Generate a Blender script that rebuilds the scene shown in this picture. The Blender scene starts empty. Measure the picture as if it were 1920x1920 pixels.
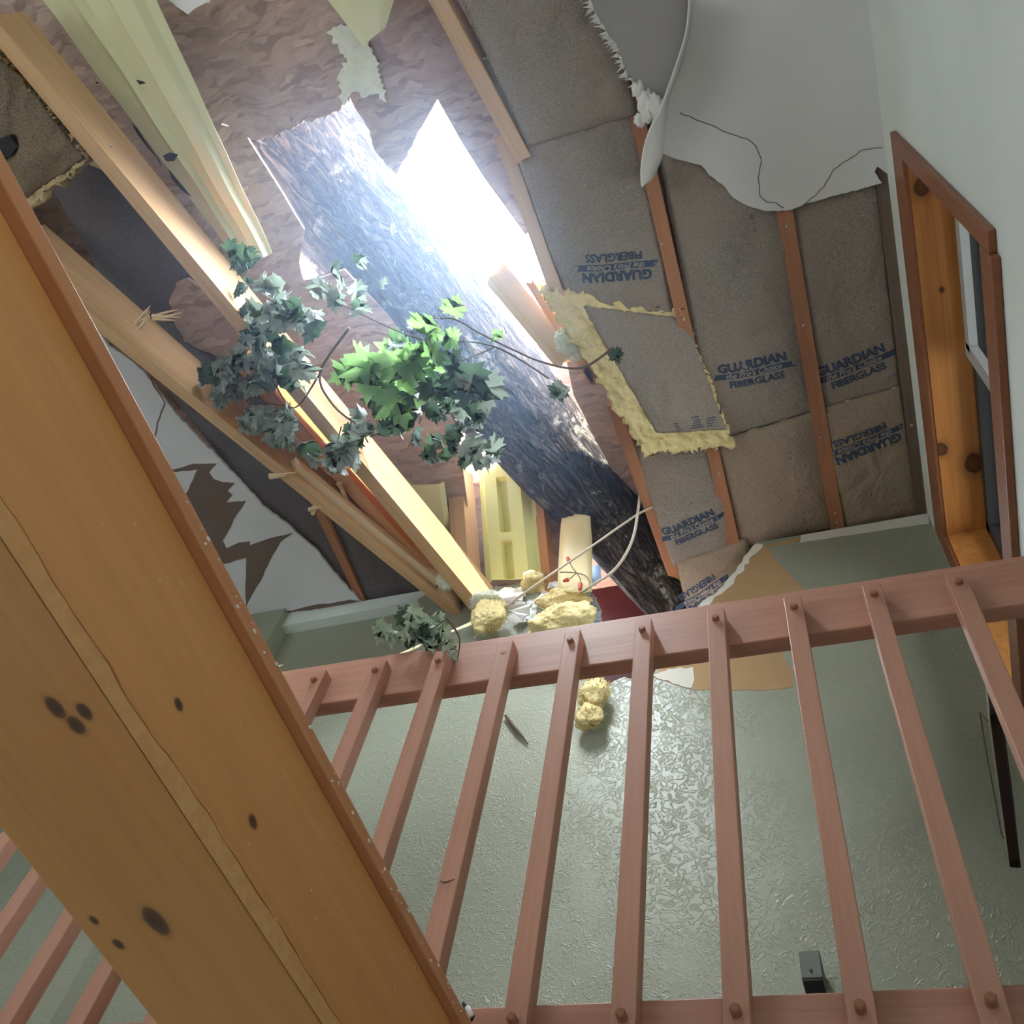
import bpy, bmesh, math, random
from mathutils import Vector, Matrix, noise as mnoise
from mathutils.geometry import tessellate_polygon

# ------------------------------------------------------------------ camera, world, light
sc = bpy.context.scene
COL = sc.collection
CZ = 1.6                       # the photographer's eye above the ground floor
YAW, PITCH, ROLL, FPX = -0.5378, 1.0006, 0.2741, 1806.0
EYE = Vector((0, 0, CZ))
_f = Vector((math.sin(YAW) * math.cos(PITCH), math.cos(YAW) * math.cos(PITCH), math.sin(PITCH)))
_r0 = Vector((math.cos(YAW), -math.sin(YAW), 0))
_u0 = _r0.cross(_f)
_r = math.cos(ROLL) * _r0 + math.sin(ROLL) * _u0
_u = -math.sin(ROLL) * _r0 + math.cos(ROLL) * _u0
cam_d = bpy.data.cameras.new('camera')
cam = bpy.data.objects.new('camera', cam_d)
COL.objects.link(cam)
cam_d.sensor_width = 36.0
cam_d.lens = FPX / 1920.0 * 36.0
cam_d.clip_start = 0.02
cam.matrix_world = Matrix(((_r.x, _u.x, -_f.x, 0), (_r.y, _u.y, -_f.y, 0), (_r.z, _u.z, -_f.z, CZ), (0, 0, 0, 1)))
sc.camera = cam

sc.view_settings.view_transform = 'Standard'
sc.view_settings.look = 'None'
sc.view_settings.gamma = 1.0
sc.view_settings.use_curve_mapping = False
sc.view_settings.exposure = 1.65
sc.cycles.use_denoising = True
sc.cycles.max_bounces = 8
sc.cycles.diffuse_bounces = 5
sc.cycles.volume_bounces = 0
sc.cycles.sample_clamp_indirect = 4.0
sc.cycles.caustics_reflective = False
sc.cycles.caustics_refractive = False

world = bpy.data.worlds.new('overcast_sky')
sc.world = world
world.use_nodes = True
wn, wl = world.node_tree.nodes, world.node_tree.links
bg = wn['Background']
geo_n = wn.new('ShaderNodeTexCoord')
sep = wn.new('ShaderNodeSeparateXYZ')
wl.new(geo_n.outputs['Generated'], sep.inputs[0])
rmp = wn.new('ShaderNodeValToRGB')
wl.new(sep.outputs['Z'], rmp.inputs[0])
rmp.color_ramp.elements[0].position = 0.0
rmp.color_ramp.elements[0].color = (0.97, 1.0, 1.0, 1)
rmp.color_ramp.elements[1].position = 0.06
rmp.color_ramp.elements[1].color = (0.80, 0.90, 1.0, 1)
wl.new(rmp.outputs[0], bg.inputs['Color'])
for pos, v in ((0.32, (0.82, 0.91, 1.0)), (0.55, (4.5, 5.0, 5.6)), (0.8, (19.0, 21.0, 23.5)), (0.92, (19.0, 21.0, 23.5)), (0.97, (6.0, 6.6, 7.4))):
    e = rmp.color_ramp.elements.new(pos)
    e.color = (*v, 1)
bg.inputs['Strength'].default_value = 1.6

sun_d = bpy.data.lights.new('sun', 'SUN')
sun_d.energy = 5.0
sun_d.angle = 0.01
sun_d.color = (1.0, 0.93, 0.82)
sun = bpy.data.objects.new('sun', sun_d)
COL.objects.link(sun)
SUN_DIR = Vector((-0.62, 1.25, -0.50)).normalized()
sun.rotation_euler = SUN_DIR.to_track_quat('-Z', 'Y').to_euler()


def portal(name, loc, direction, sx, sy):
    d = bpy.data.lights.new(name, 'AREA')
    d.shape = 'RECTANGLE'
    d.size, d.size_y = sx, sy
    d.cycles.is_portal = True
    o = bpy.data.objects.new(name, d)
    COL.objects.link(o)
    o.location = loc
    o.rotation_euler = Vector(direction).to_track_quat('-Z', 'Y').to_euler()
    return o


RX = 0.505      # right wall
YB = 2.295      # loft back wall
HC = 3.5        # ceiling above the eye
LX, NY = -4.6, -4.0
YR = 1.31       # front of the balusters
portal('portal_roof', (-0.85, 0.85, CZ + 3.95), (0, 0, -1), 1.0, 1.6)
portal('portal_window', (RX + 0.2, 1.48, CZ + 2.7), (-1, 0, 0), 1.2, 1.4)
portal('portal_added_opening', (RX + 0.3, -1.95, 1.9), (-1, 0, 0), 1.9, 1.6)
portal('portal_side', (LX - 0.2, -2.4, 1.6), (1, 0, 0), 2.9, 2.2)


# ------------------------------------------------------------------ helpers
def ray(px, py):
    return _r * ((px - 960) / FPX) - _u * ((py - 960) / FPX) + _f


def at(px, py, h=None, Y=None, X=None):
    """The point of the place seen at a pixel of the photograph, on the level h above the eye, or the upright plane Y or X."""
    d = ray(px, py)
    k = h / d.z if h is not None else (Y / d.y if Y is not None else X / d.x)
    return EYE + d * k


def W(x, y, h):
    return Vector((x, y, h + CZ))


def tag(o, label=None, cat=None, group=None, kind=None):
    for k, v in (('label', label), ('category', cat), ('group', group), ('kind', kind)):
        if v:
            o[k] = v
    return o


def empty(name, loc, label, cat, group=None, kind=None):
    o = bpy.data.objects.new(name, None)
    COL.objects.link(o)
    o.location = loc
    o.empty_display_size = 0.05
    return tag(o, label, cat, group, kind)


def link(name, me, mat, parent=None, M=None, smooth=False):
    o = bpy.data.objects.new(name, me)
    COL.objects.link(o)
    for m in (mat if isinstance(mat, (list, tuple)) else [mat]):
        me.materials.append(m)
    M = M or Matrix.Identity(4)
    if parent is not None:
        o.parent = parent
        pm, p = Matrix.Identity(4), parent
        chain = []
        while p is not None:
            chain.append(p)
            p = p.parent
        for p in reversed(chain):
            pm = pm @ p.matrix_parent_inverse @ Matrix.LocRotScale(p.location, p.rotation_euler, p.scale)
        o.matrix_parent_inverse = pm.inverted()
    o.matrix_basis = M
    if smooth:
        for p in me.polygons:
            p.use_smooth = True
    return o


def bm_obj(name, bm, mat, parent=None, M=None, smooth=False, bevel=0):
    bmesh.ops.recalc_face_normals(bm, faces=bm.faces)
    me = bpy.data.meshes.new(name)
    bm.to_mesh(me)
    bm.free()
    o = link(name, me, mat, parent, M, smooth)
    if bevel:
        b = o.modifiers.new('b', 'BEVEL')
        b.width = bevel
        b.segments = 2
        b.limit_method = 'ANGLE'
    return o


def add_box(bm, lo, hi):
    vs = [bm.verts.new((x, y, z)) for x in (lo[0], hi[0]) for y in (lo[1], hi[1]) for z in (lo[2], hi[2])]
    for f in ((0, 1, 3, 2), (4, 6, 7, 5), (0, 4, 5, 1), (2, 3, 7, 6), (0, 2, 6, 4), (1, 5, 7, 3)):
        bm.faces.new([vs[i] for i in f])


def box(name, lo, hi, mat, parent=None, bevel=0):
    bm = bmesh.new()
    add_box(bm, lo, hi)
    return bm_obj(name, bm, mat, parent, bevel=bevel)


def add_slab(bm, pts, ex):
    """A flat outline given thickness along ex."""
    a = [bm.verts.new(p) for p in pts]
    b = [bm.verts.new(Vector(p) + ex) for p in pts]
    n = len(pts)
    for tri in tessellate_polygon([[Vector(q) for q in pts]]):
        i, j, k = tri
        if len({i, j, k}) == 3:
            bm.faces.new((a[i], a[j], a[k]))
            bm.faces.new((b[k], b[j], b[i]))
    for i in range(n):
        j = (i + 1) % n
        bm.faces.new((a[i], b[i], b[j], a[j]))


def slab(name, pts, ex, mat, parent=None):
    bm = bmesh.new()
    add_slab(bm, pts, Vector(ex))
    return bm_obj(name, bm, mat, parent)


def jag(pts, amp, step, rnd, closed=True):
    """Break the edges of a pixel outline into a ragged line."""
    out = []
    n = len(pts)
    for i in range(n if closed else n - 1):
        (x0, y0), (x1, y1) = pts[i], pts[(i + 1) % n]
        L = math.hypot(x1 - x0, y1 - y0)
        k = max(1, int(L / step))
        for j in range(k):
            t = j / k
            dx, dy = (y0 - y1) / max(L, 1e-6), (x1 - x0) / max(L, 1e-6)
            a = rnd.uniform(-amp, amp) if j else 0
            out.append((x0 + (x1 - x0) * t + dx * a, y0 + (y1 - y0) * t + dy * a))
    if not closed:
        out.append(pts[-1])
    return out


def add_tube(bm, pts, rad, n=8, cap=True):
    """rad: a number or one per point."""
    rings = []
    prev = None
    for i, p in enumerate(pts):
        a = pts[max(i - 1, 0)]
        b = pts[min(i + 1, len(pts) - 1)]
        t = (Vector(b) - Vector(a)).normalized()
        if prev is None:
            s = t.cross(Vector((0, 0, 1)))
            if s.length < 1e-3:
                s = t.cross(Vector((0, 1, 0)))
        else:
            s = prev - t * prev.dot(t)
        s.normalize()
        prev = s
        q = t.cross(s)
        r = rad[i] if isinstance(rad, (list, tuple)) else rad
        rings.append([bm.verts.new(Vector(p) + (s * math.cos(6.2832 * k / n) + q * math.sin(6.2832 * k / n)) * r) for k in range(n)])
    for a, b in zip(rings, rings[1:]):
        for k in range(n):
            bm.faces.new((a[k], a[(k + 1) % n], b[(k + 1) % n], b[k]))
    if cap:
        bm.faces.new(rings[0][::-1])
        bm.faces.new(rings[-1])


def tube(name, pts, rad, mat, parent=None, n=8):
    bm = bmesh.new()
    add_tube(bm, pts, rad, n)
    return bm_obj(name, bm, mat, parent, smooth=True)


def smooth_line(pts, k=6):
    """Catmull-Rom through the points."""
    pts = [Vector(p) for p in pts]
    out = []
    for i in range(len(pts) - 1):
        p0, p1, p2, p3 = pts[max(i - 1, 0)], pts[i], pts[i + 1], pts[min(i + 2, len(pts) - 1)]
        for j in range(k):
            t = j / k
            out.append(0.5 * ((2 * p1) + (p2 - p0) * t + (2 * p0 - 5 * p1 + 4 * p2 - p3) * t * t + (3 * p1 - p0 - 3 * p2 + p3) * t ** 3))
    out.append(pts[-1])
    return out


# ------------------------------------------------------------------ materials
def mat(name, base=(0.5, 0.5, 0.5), rough=0.6, spec=0.3):
    m = bpy.data.materials.new(name)
    m.use_nodes = True
    b = m.node_tree.nodes['Principled BSDF']
    b.inputs['Base Color'].default_value = (*base, 1)
    b.inputs['Roughness'].default_value = rough
    b.inputs['Specular IOR Level'].default_value = spec
    return m


class N:
    """Short hand for node wiring."""

    def __init__(s, m):
        s.m = m
        s.t = m.node_tree
        s.b = s.t.nodes['Principled BSDF']
        s.co = s.t.nodes.new('ShaderNodeTexCoord').outputs['Object']

    def n(s, typ, ins=None, **kw):
        x = s.t.nodes.new('ShaderNode' + typ)
        for k, v in kw.items():
            setattr(x, k, v)
        for k, v in (ins or {}).items():
            if hasattr(v, 'is_output') or isinstance(v, bpy.types.NodeSocket):
                s.t.links.new(v, x.inputs[k])
            else:
                x.inputs[k].default_value = v
        return x

    def map(s, scale, src=None, loc=(0, 0, 0), rot=(0, 0, 0)):
        return s.n('Mapping', {'Vector': src or s.co, 'Scale': scale, 'Location': loc, 'Rotation': rot}).outputs[0]

    def noise(s, vec, scale=5, detail=4, rough=0.55, dist=0):
        return s.n('TexNoise', {'Vector': vec, 'Scale': scale, 'Detail': detail, 'Roughness': rough, 'Distortion': dist}).outputs['Fac']

    def ramp(s, fac, stops):
        r = s.n('ValToRGB', {'Fac': fac})
        e = r.color_ramp.elements
        while len(e) < len(stops):
            e.new(0.5)
        for i, (p, c) in enumerate(stops):
            e[i].position = p
            e[i].color = (*c, 1) if len(c) == 3 else c
        return r.outputs[0]

    def mix(s, fac, a, b, mode='MIX'):
        x = s.n('Mix', data_type='RGBA', blend_type=mode)
        for i, v in ((0, fac), (6, a), (7, b)):
            if isinstance(v, bpy.types.NodeSocket):
                s.t.links.new(v, x.inputs[i])
            else:
                x.inputs[i].default_value = v if i == 0 else (*v, 1)
        return x.outputs[2]

    def math(s, op, a, b=0.0, c=None):
        x = s.n('Math', operation=op)
        for i, v in enumerate((a, b) if c is None else (a, b, c)):
            if isinstance(v, bpy.types.NodeSocket):
                s.t.links.new(v, x.inputs[i])
            else:
                x.inputs[i].default_value = v
        return x.outputs[0]

    def color(s, sock):
        s.t.links.new(sock, s.b.inputs['Base Color'])

    def bump(s, h, strength=0.3, dist=0.01):
        x = s.n('Bump', {'Height': h, 'Strength': strength, 'Distance': dist})
        s.t.links.new(x.outputs[0], s.b.inputs['Normal'])


def g3(v):
    return (v, v, v)


def wood(name, c1, c2, rough=0.5, grain=(0.8, 22, 22), spec=0.35, knots=(), knot_c=(0.06, 0.025, 0.012), bump=0.12):
    """Grain runs along the object's own first axis."""
    m = mat(name, c1, rough, spec)
    k = N(m)
    warp = k.noise(k.map(grain), 1.6, 5, 0.6, 1.2)
    wide = k.noise(k.map((0.5, 5, 5)), 1.3, 3)
    fac = k.math('ADD', k.math('MULTIPLY', warp, 0.65), k.math('MULTIPLY', wide, 0.35))
    col = k.ramp(fac, [(0.3, c1), (0.68, c2)])
    for (p, size, stretch) in knots:
        d = k.n('VectorMath', {0: k.map((1 / (size * stretch), 1 / size, 1 / size), loc=(-p[0] / (size * stretch), -p[1] / size, -p[2] / size))}, operation='LENGTH').outputs['Value']
        d = k.math('ADD', d, k.math('MULTIPLY', k.noise(k.co, 25, 2), 0.5))
        f = k.ramp(d, [(0.75, (0.95,) * 3), (1.15, (0.72,) * 3), (1.35, (0.3,) * 3), (2.2, (0, 0, 0))])
        col = k.mix(f, col, knot_c)
    k.color(col)
    k.bump(warp, bump, 0.004)
    return m


M = {}
M['lumber'] = wood('spruce_lumber', (0.66, 0.44, 0.25), (0.50, 0.30, 0.155), 0.75, spec=0.15)
M['pale_lumber'] = wood('fresh_split_lumber', (0.78, 0.62, 0.43), (0.62, 0.44, 0.26), 0.8, spec=0.12)
M['orange_lumber'] = wood('orange_lumber', (0.62, 0.32, 0.15), (0.50, 0.23, 0.10), 0.75, spec=0.15)
M['joist'] = wood('old_red_joist', (0.46, 0.22, 0.12), (0.34, 0.15, 0.08), 0.75, spec=0.15)
M['grey_joist'] = wood('weathered_joist', (0.20, 0.15, 0.12), (0.13, 0.095, 0.075), 0.85, spec=0.1)
M['rail'] = wood('stained_alder', (0.49, 0.25, 0.175), (0.37, 0.175, 0.115), 0.42, grain=(1.0, 30, 30), spec=0.4)
M['casing'] = wood('stained_casing', (0.27, 0.10, 0.045), (0.20, 0.07, 0.032), 0.4, spec=0.4)


def m_beam():
    m = mat('varnished_pine', (0.6, 0.3, 0.1), 0.32, 0.4)
    k = N(m)
    grain = k.noise(k.map((24, 0.7, 24)), 1.3, 5, 0.6, 1.4)
    wide = k.noise(k.map((5, 0.35, 5)), 1.0, 3)
    col = k.ramp(k.math('ADD', k.math('MULTIPLY', grain, 0.4), k.math('MULTIPLY', wide, 0.6)), [(0.3, (0.62, 0.30, 0.10)), (0.52, (0.52, 0.24, 0.075)), (0.72, (0.42, 0.175, 0.05))])
    for (p, size, st) in BEAM_KNOTS:
        q = k.map((1 / size, 1 / (size * st), 1 / size), loc=(-p[0] / size, -p[1] / (size * st), -p[2] / size))
        d = k.n('VectorMath', {0: q}, operation='LENGTH').outputs['Value']
        d = k.math('ADD', d, k.math('MULTIPLY', k.noise(k.co, 40, 2), 0.4))
        f = k.ramp(k.math('MULTIPLY', d, 0.4), [(0.28, (0.93,) * 3), (0.44, (0.78,) * 3), (0.52, (0.25,) * 3), (0.72, (0, 0, 0))])
        col = k.mix(f, col, (0.045, 0.016, 0.012))
    k.color(col)
    k.bump(grain, 0.05, 0.003)
    return m


def m_paint(name, c, tex=0.5, scale=60, rough=0.55, var=0.06, stringy=True, spec=0.35):
    m = mat(name, c, rough, spec)
    k = N(m)
    v = k.noise(k.co, 1.7, 3)
    k.color(k.mix(k.ramp(v, [(0.3, (0, 0, 0)), (0.7, (1, 1, 1))]), tuple(x * (1 - var) for x in c), tuple(min(1, x * (1 + var)) for x in c)))
    if stringy:
        a = k.noise(k.map((1, 1, 1)), scale, 2, 0.5, 1.6)
        ln = k.ramp(a, [(0.44, g3(0)), (0.5, g3(1)), (0.56, g3(0))])
        msk = k.ramp(k.noise(k.co, 9, 2), [(0.35, g3(0.15)), (0.6, g3(1))])
        h = k.mix(1.0, ln, msk, 'MULTIPLY')
        k.bump(h, tex, 0.009)
    else:
        k.bump(k.noise(k.co, scale, 4), tex, 0.002)
    return m


M['wall_green'] = m_paint('sage_wall', (0.305, 0.32, 0.245), 0.38, 26, 0.38)
M['wall_pale'] = m_paint('pale_green_wall', (0.66, 0.72, 0.69), 0.12, 90, 0.6, stringy=False)
M['ceil'] = m_paint('ceiling_drywall', (0.69, 0.69, 0.71), 0.08, 120, 0.85, stringy=False, spec=0.1)
M['tape'] = m_paint('joint_tape', (0.66, 0.645, 0.60), 0.08, 120, 0.85, stringy=False, spec=0.1)
M['gypsum'] = m_paint('gypsum_core', (0.72, 0.68, 0.60), 0.5, 160, 0.95, var=0.12, stringy=False, spec=0.05)
M['white_paper'] = m_paint('torn_white_paper', (0.78, 0.78, 0.77), 0.4, 60, 0.95, stringy=False, spec=0.05)
M['brown_paper'] = m_paint('brown_backing_paper', (0.42, 0.27, 0.145), 0.25, 40, 0.9, var=0.12, stringy=False, spec=0.06)
M['dark_paper'] = m_paint('dark_backing_paper', (0.185, 0.135, 0.115), 0.25, 40, 0.9, var=0.1, stringy=False, spec=0.06)
M['crack'] = mat('crack_shade', (0.20, 0.17, 0.15), 0.9, 0.05)
M['black'] = mat('black_plastic', (0.02, 0.02, 0.022), 0.5)
M['white'] = mat('white_plastic', (0.75, 0.75, 0.72), 0.5)
M['ink'] = mat('navy_ink', (0.055, 0.075, 0.125), 0.8, 0.1)
M['pale_ink'] = mat('unprinted_kraft', (0.36, 0.33, 0.30), 0.85, 0.1)
M['floor'] = m_paint('pale_carpet', (0.34, 0.345, 0.35), 0.4, 200, 0.95, stringy=False, spec=0.05)
M['loft_floor'] = wood('brown_loft_floor', (0.22, 0.13, 0.07), (0.16, 0.09, 0.05), 0.5)
M['cable'] = mat('cream_cable', (0.60, 0.52, 0.42), 0.5)
M['wire'] = mat('dark_wire', (0.10, 0.075, 0.05), 0.5)
M['nut'] = mat('red_wire_nut', (0.50, 0.085, 0.03), 0.45)
M['metal'] = mat('steel', (0.45, 0.44, 0.43), 0.35)
M['metal'].node_tree.nodes['Principled BSDF'].inputs['Metallic'].default_value = 0.8
M['peg'] = wood('dowel', (0.36, 0.16, 0.085), (0.26, 0.105, 0.055), 0.45, grain=(20, 20, 20))
M['dark_frame'] = wood('dark_frame_wood', (0.035, 0.016, 0.014), (0.025, 0.011, 0.01), 0.4)
M['grey_box'] = m_paint('grey_box', (0.14, 0.15, 0.125), 0.3, 40, 0.5, stringy=False)
M['dark_sash'] = mat('dark_sash', (0.035, 0.035, 0.035), 0.4)
M['grey_sash'] = mat('grey_sash', (0.35, 0.36, 0.36), 0.5)
M['blue'] = m_paint('blue_tarp', (0.06, 0.17, 0.34), 0.6, 40, 0.5, stringy=False)
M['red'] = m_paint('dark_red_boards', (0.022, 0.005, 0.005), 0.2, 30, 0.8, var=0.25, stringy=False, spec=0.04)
M['grey_paper'] = m_paint('grey_violet_paper', (0.42, 0.40, 0.41), 0.2, 60, 0.95, stringy=False, spec=0.05)
M['felt'] = m_paint('bluish_felt', (0.30, 0.33, 0.38), 0.8, 30, 0.9, stringy=False)
M['twig'] = mat('twig', (0.12, 0.085, 0.06), 0.8, 0.1)


def m_kraft(name, c, dark):
    m = mat(name, c, 0.85, 0.12)
    k = N(m)
    sp = k.noise(k.map((1, 1, 1)), 210, 3, 0.7)
    bl = k.noise(k.co, 3.2, 4)
    a = k.ramp(sp, [(0.36, dark), (0.52, c), (0.72, tuple(min(1, x * 1.25) for x in c))])
    k.color(k.mix(k.ramp(bl, [(0.35, g3(0)), (0.75, g3(0.55))]), a, tuple(x * 1.12 if i == 0 else x * (1.02 - 0.06 * i) for i, x in enumerate(c))))
    w = k.noise(k.co, 7, 5, 0.6, 1.1)
    ridge = k.math('ABSOLUTE', k.math('SUBTRACT', w, 0.5))
    k.bump(k.math('ADD', ridge, k.math('MULTIPLY', sp, 0.05)), 0.55, 0.035)
    return m


M['kraft'] = m_kraft('kraft_paper', (0.30, 0.265, 0.235), (0.175, 0.15, 0.13))
M['kraft_tan'] = m_kraft('tan_kraft_paper', (0.325, 0.265, 0.205), (0.22, 0.17, 0.125))
M['kraft_shaded'] = m_kraft('shaded_kraft_paper', (0.155, 0.142, 0.15), (0.11, 0.10, 0.105))  # kraft darkened in colour to stand for the shade in the left bays
M['kraft_old'] = m_kraft('mouldy_kraft_paper', (0.22, 0.175, 0.12), (0.06, 0.05, 0.04))


def m_fibre(name, c1, c2):
    m = mat(name, c1, 1.0, 0.02)
    k = N(m)
    a = k.noise(k.map((1, 1, 1)), 30, 8, 0.75, 2.5)
    b = k.noise(k.co, 7, 4)
    k.color(k.mix(k.ramp(b, [(0.3, g3(0)), (0.7, g3(1))]), k.ramp(a, [(0.36, c2), (0.56, c1)]), tuple(x * 1.15 for x in c1)))
    k.bump(a, 0.45, 0.012)
    k.b.inputs['Subsurface Weight'].default_value = 0.2
    k.b.inputs['Subsurface Radius'].default_value = (0.02, 0.018, 0.008)
    return m


M['fibre'] = m_fibre('glass_wool', (0.76, 0.63, 0.33), (0.52, 0.40, 0.17))
M['fibre_tan'] = m_fibre('dusty_glass_wool', (0.55, 0.44, 0.26), (0.30, 0.23, 0.13))
M['fibre_pale'] = m_fibre('pale_glass_wool', (0.74, 0.75, 0.62), (0.5, 0.5, 0.36))


def m_osb():
    m = mat('strand_board', (0.4, 0.3, 0.25), 0.85, 0.1)
    k = N(m)
    wp = k.n('TexNoise', {'Vector': k.co, 'Scale': 6.0, 'Detail': 3.0}).outputs['Color']
    src = k.n('VectorMath', {0: k.co, 1: k.n('VectorMath', {0: wp, 1: (0.12, 0.12, 0.12)}, operation='MULTIPLY').outputs[0]}, operation='ADD').outputs[0]
    fs = []
    for rz, sc_ in ((0.2, (8, 30, 8)), (1.0, (9, 34, 9)), (2.2, (7, 26, 7))):
        v = k.n('TexVoronoi', {'Vector': k.map(sc_, src, rot=(0, 0, rz)), 'Scale': 1.5}).outputs['Color']
        fs.append(k.n('SeparateColor', {0: v}).outputs[0])
    f = k.math('MAXIMUM', fs[0], k.math('MAXIMUM', k.math('MULTIPLY', fs[1], 0.9), k.math('MULTIPLY', fs[2], 0.8)))
    f = k.math('ADD', f, k.math('MULTIPLY', k.math('SUBTRACT', k.noise(k.map((14, 60, 14), src), 2, 4), 0.5), 0.6))
    k.color(k.ramp(f, [(0.3, (0.29, 0.20, 0.165)), (0.62, (0.40, 0.28, 0.23)), (0.9, (0.46, 0.33, 0.27)), (1.15, (0.52, 0.39, 0.32))]))
    k.bump(f, 0.4, 0.006)
    return m


M['osb'] = m_osb()


def m_bark():
    m = mat('maple_bark', (0.1, 0.08, 0.07), 0.95, 0.1)
    k = N(m)
    a = k.noise(k.map((5, 26, 26)), 1.0, 6, 0.62, 1.6)
    ridge = k.math('ABSOLUTE', k.math('SUBTRACT', a, 0.5))
    base = k.ramp(ridge, [(0.0, (0.012, 0.010, 0.010)), (0.05, (0.06, 0.05, 0.045)), (0.2, (0.17, 0.14, 0.12))])
    li = k.noise(k.map((3, 5, 5)), 1.5, 6, 0.7, 0.6)
    li2 = k.noise(k.co, 40, 4, 0.7)
    lf = k.math('MULTIPLY', k.ramp(li, [(0.56, g3(0)), (0.62, g3(1))]), k.ramp(li2, [(0.42, g3(0)), (0.55, g3(1))]))
    k.color(k.mix(lf, base, (0.33, 0.32, 0.26)))
    k.bump(k.math('ADD', k.math('MULTIPLY', ridge, 2.0), k.math('MULTIPLY', lf, 0.2)), 1.0, 0.035)
    return m


M['bark'] = m_bark()


def m_baffle(name, c):
    m = mat(name, c, 0.5, 0.3)
    k = N(m)
    v = k.noise(k.co, 3, 3)
    k.color(k.mix(k.ramp(v, [(0.35, g3(0)), (0.7, g3(1))]), tuple(x * 0.93 for x in c), c))
    k.b.inputs['Subsurface Weight'].default_value = 0.1
    return m


M['baffle'] = m_baffle('yellow_foam', (0.84, 0.82, 0.36))
M['baffle_pale'] = m_baffle('pale_yellow_foam', (0.70, 0.68, 0.42))
M['baffle_tan'] = m_baffle('cream_foam', (0.74, 0.60, 0.33))


def m_leaf(name, c, c2, trans):
    m = mat(name, c, 0.55, 0.3)
    k = N(m)
    v = k.noise(k.co, 14, 3)
    k.color(k.ramp(v, [(0.35, c), (0.65, c2)]))
    b = k.b
    tr = k.n('BsdfTranslucent', {'Color': (*trans, 1)})
    mx = k.n('MixShader', {0: 0.35})
    k.t.links.new(b.outputs[0], mx.inputs[1])
    k.t.links.new(tr.outputs[0], mx.inputs[2])
    k.t.links.new(mx.outputs[0], k.t.nodes['Material Output'].inputs['Surface'])
    return m


M['leaf_grey'] = m_leaf('leaf_underside', (0.27, 0.32, 0.295), (0.40, 0.44, 0.40), (0.15, 0.19, 0.14))
M['leaf_lit'] = m_leaf('lit_wilted_leaf', (0.40, 0.47, 0.38), (0.50, 0.56, 0.46), (0.24, 0.32, 0.18))  # lighter colour stands for light falling on the leaves at the rail
M['leaf_dark'] = m_leaf('leaf_top', (0.045, 0.085, 0.065), (0.07, 0.115, 0.085), (0.05, 0.09, 0.045))
M['leaf_green'] = m_leaf('fresh_leaf', (0.13, 0.27, 0.10), (0.18, 0.33, 0.13), (0.20, 0.36, 0.11))


def m_glass():
    m = bpy.data.materials.new('window_glass')
    m.use_nodes = True
    t = m.node_tree
    t.nodes.remove(t.nodes['Principled BSDF'])
    gl = t.nodes.new('ShaderNodeBsdfGlossy')
    gl.inputs['Roughness'].default_value = 0.02
    tr = t.nodes.new('ShaderNodeBsdfTransparent')
    tr.inputs['Color'].default_value = (0.93, 0.96, 0.95, 1)
    fr = t.nodes.new('ShaderNodeFresnel')
    fr.inputs['IOR'].default_value = 1.3
    mx = t.nodes.new('ShaderNodeMixShader')
    t.links.new(fr.outputs[0], mx.inputs[0])
    t.links.new(tr.outputs[0], mx.inputs[1])
    t.links.new(gl.outputs[0], mx.inputs[2])
    t.links.new(mx.outputs[0], t.nodes['Material Output'].inputs['Surface'])
    return m


M['glass'] = m_glass()


BEAM_KNOTS = [((-0.655, 0.423, 0.574 + CZ), 0.008, 1.6), ((-0.629, 0.433, 0.574 + CZ), 0.007, 1.5), ((-0.646, 0.447, 0.574 + CZ), 0.008, 1.4),
              ((-0.712, 0.717, 0.574 + CZ), 0.012, 1.9), ((-0.778, 0.749, 0.574 + CZ), 0.006, 1.4), ((-0.785, 0.708, 0.574 + CZ), 0.005, 1.5),
              ((-0.6, 0.664, 0.647 + CZ), 0.006, 1.6), ((-0.6, 0.495, 0.645 + CZ), 0.005, 1.5)]
M['beam'] = m_beam()
M['cap'] = wood('reddish_cap_pine', (0.58, 0.27, 0.13), (0.46, 0.19, 0.085), 0.4, grain=(24, 0.8, 24))
M['reveal'] = wood('varnished_reveal_pine', (0.58, 0.26, 0.075), (0.44, 0.165, 0.042), 0.35, grain=(24, 0.7, 24), spec=0.4,
                   knots=())


def m_reveal():
    m = mat('knotty_reveal_pine', (0.55, 0.25, 0.07), 0.35, 0.4)
    k = N(m)
    g = k.noise(k.map((26, 0.8, 26)), 1.3, 5, 0.6, 1.2)
    col = k.ramp(g, [(0.3, (0.60, 0.27, 0.08)), (0.7, (0.44, 0.17, 0.045))])
    for p, s in REVEAL_KNOTS:
        q = k.map((1 / s, 1 / (s * 1.3), 1 / s), loc=(-p[0] / s, -p[1] / (s * 1.3), -p[2] / s))
        d = k.n('VectorMath', {0: q}, operation='LENGTH').outputs['Value']
        d = k.math('ADD', d, k.math('MULTIPLY', k.noise(k.co, 35, 2), 0.35))
        col = k.mix(k.ramp(k.math('MULTIPLY', d, 0.4), [(0.22, g3(0.82)), (0.42, g3(0.97)), (0.52, g3(0.35)), (0.9, g3(0))]), col, (0.06, 0.022, 0.013))
    k.color(col)
    k.bump(g, 0.06, 0.003)
    return m


_hh = 3.085
REVEAL_KNOTS = [(at(1728, 350, h=_hh), 0.022), (at(1826, 868, h=_hh), 0.030), (at(1764, 842, h=_hh), 0.020), (at(1766, 543, h=_hh), 0.007)]
M['reveal'] = m_reveal()

rnd = random.Random(4)


def lift(px, h=HC):
    return [at(x, y, h=h) for x, y in px]


def onY(px, Y):
    return [at(x, y, Y=Y) for x, y in px]


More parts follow.
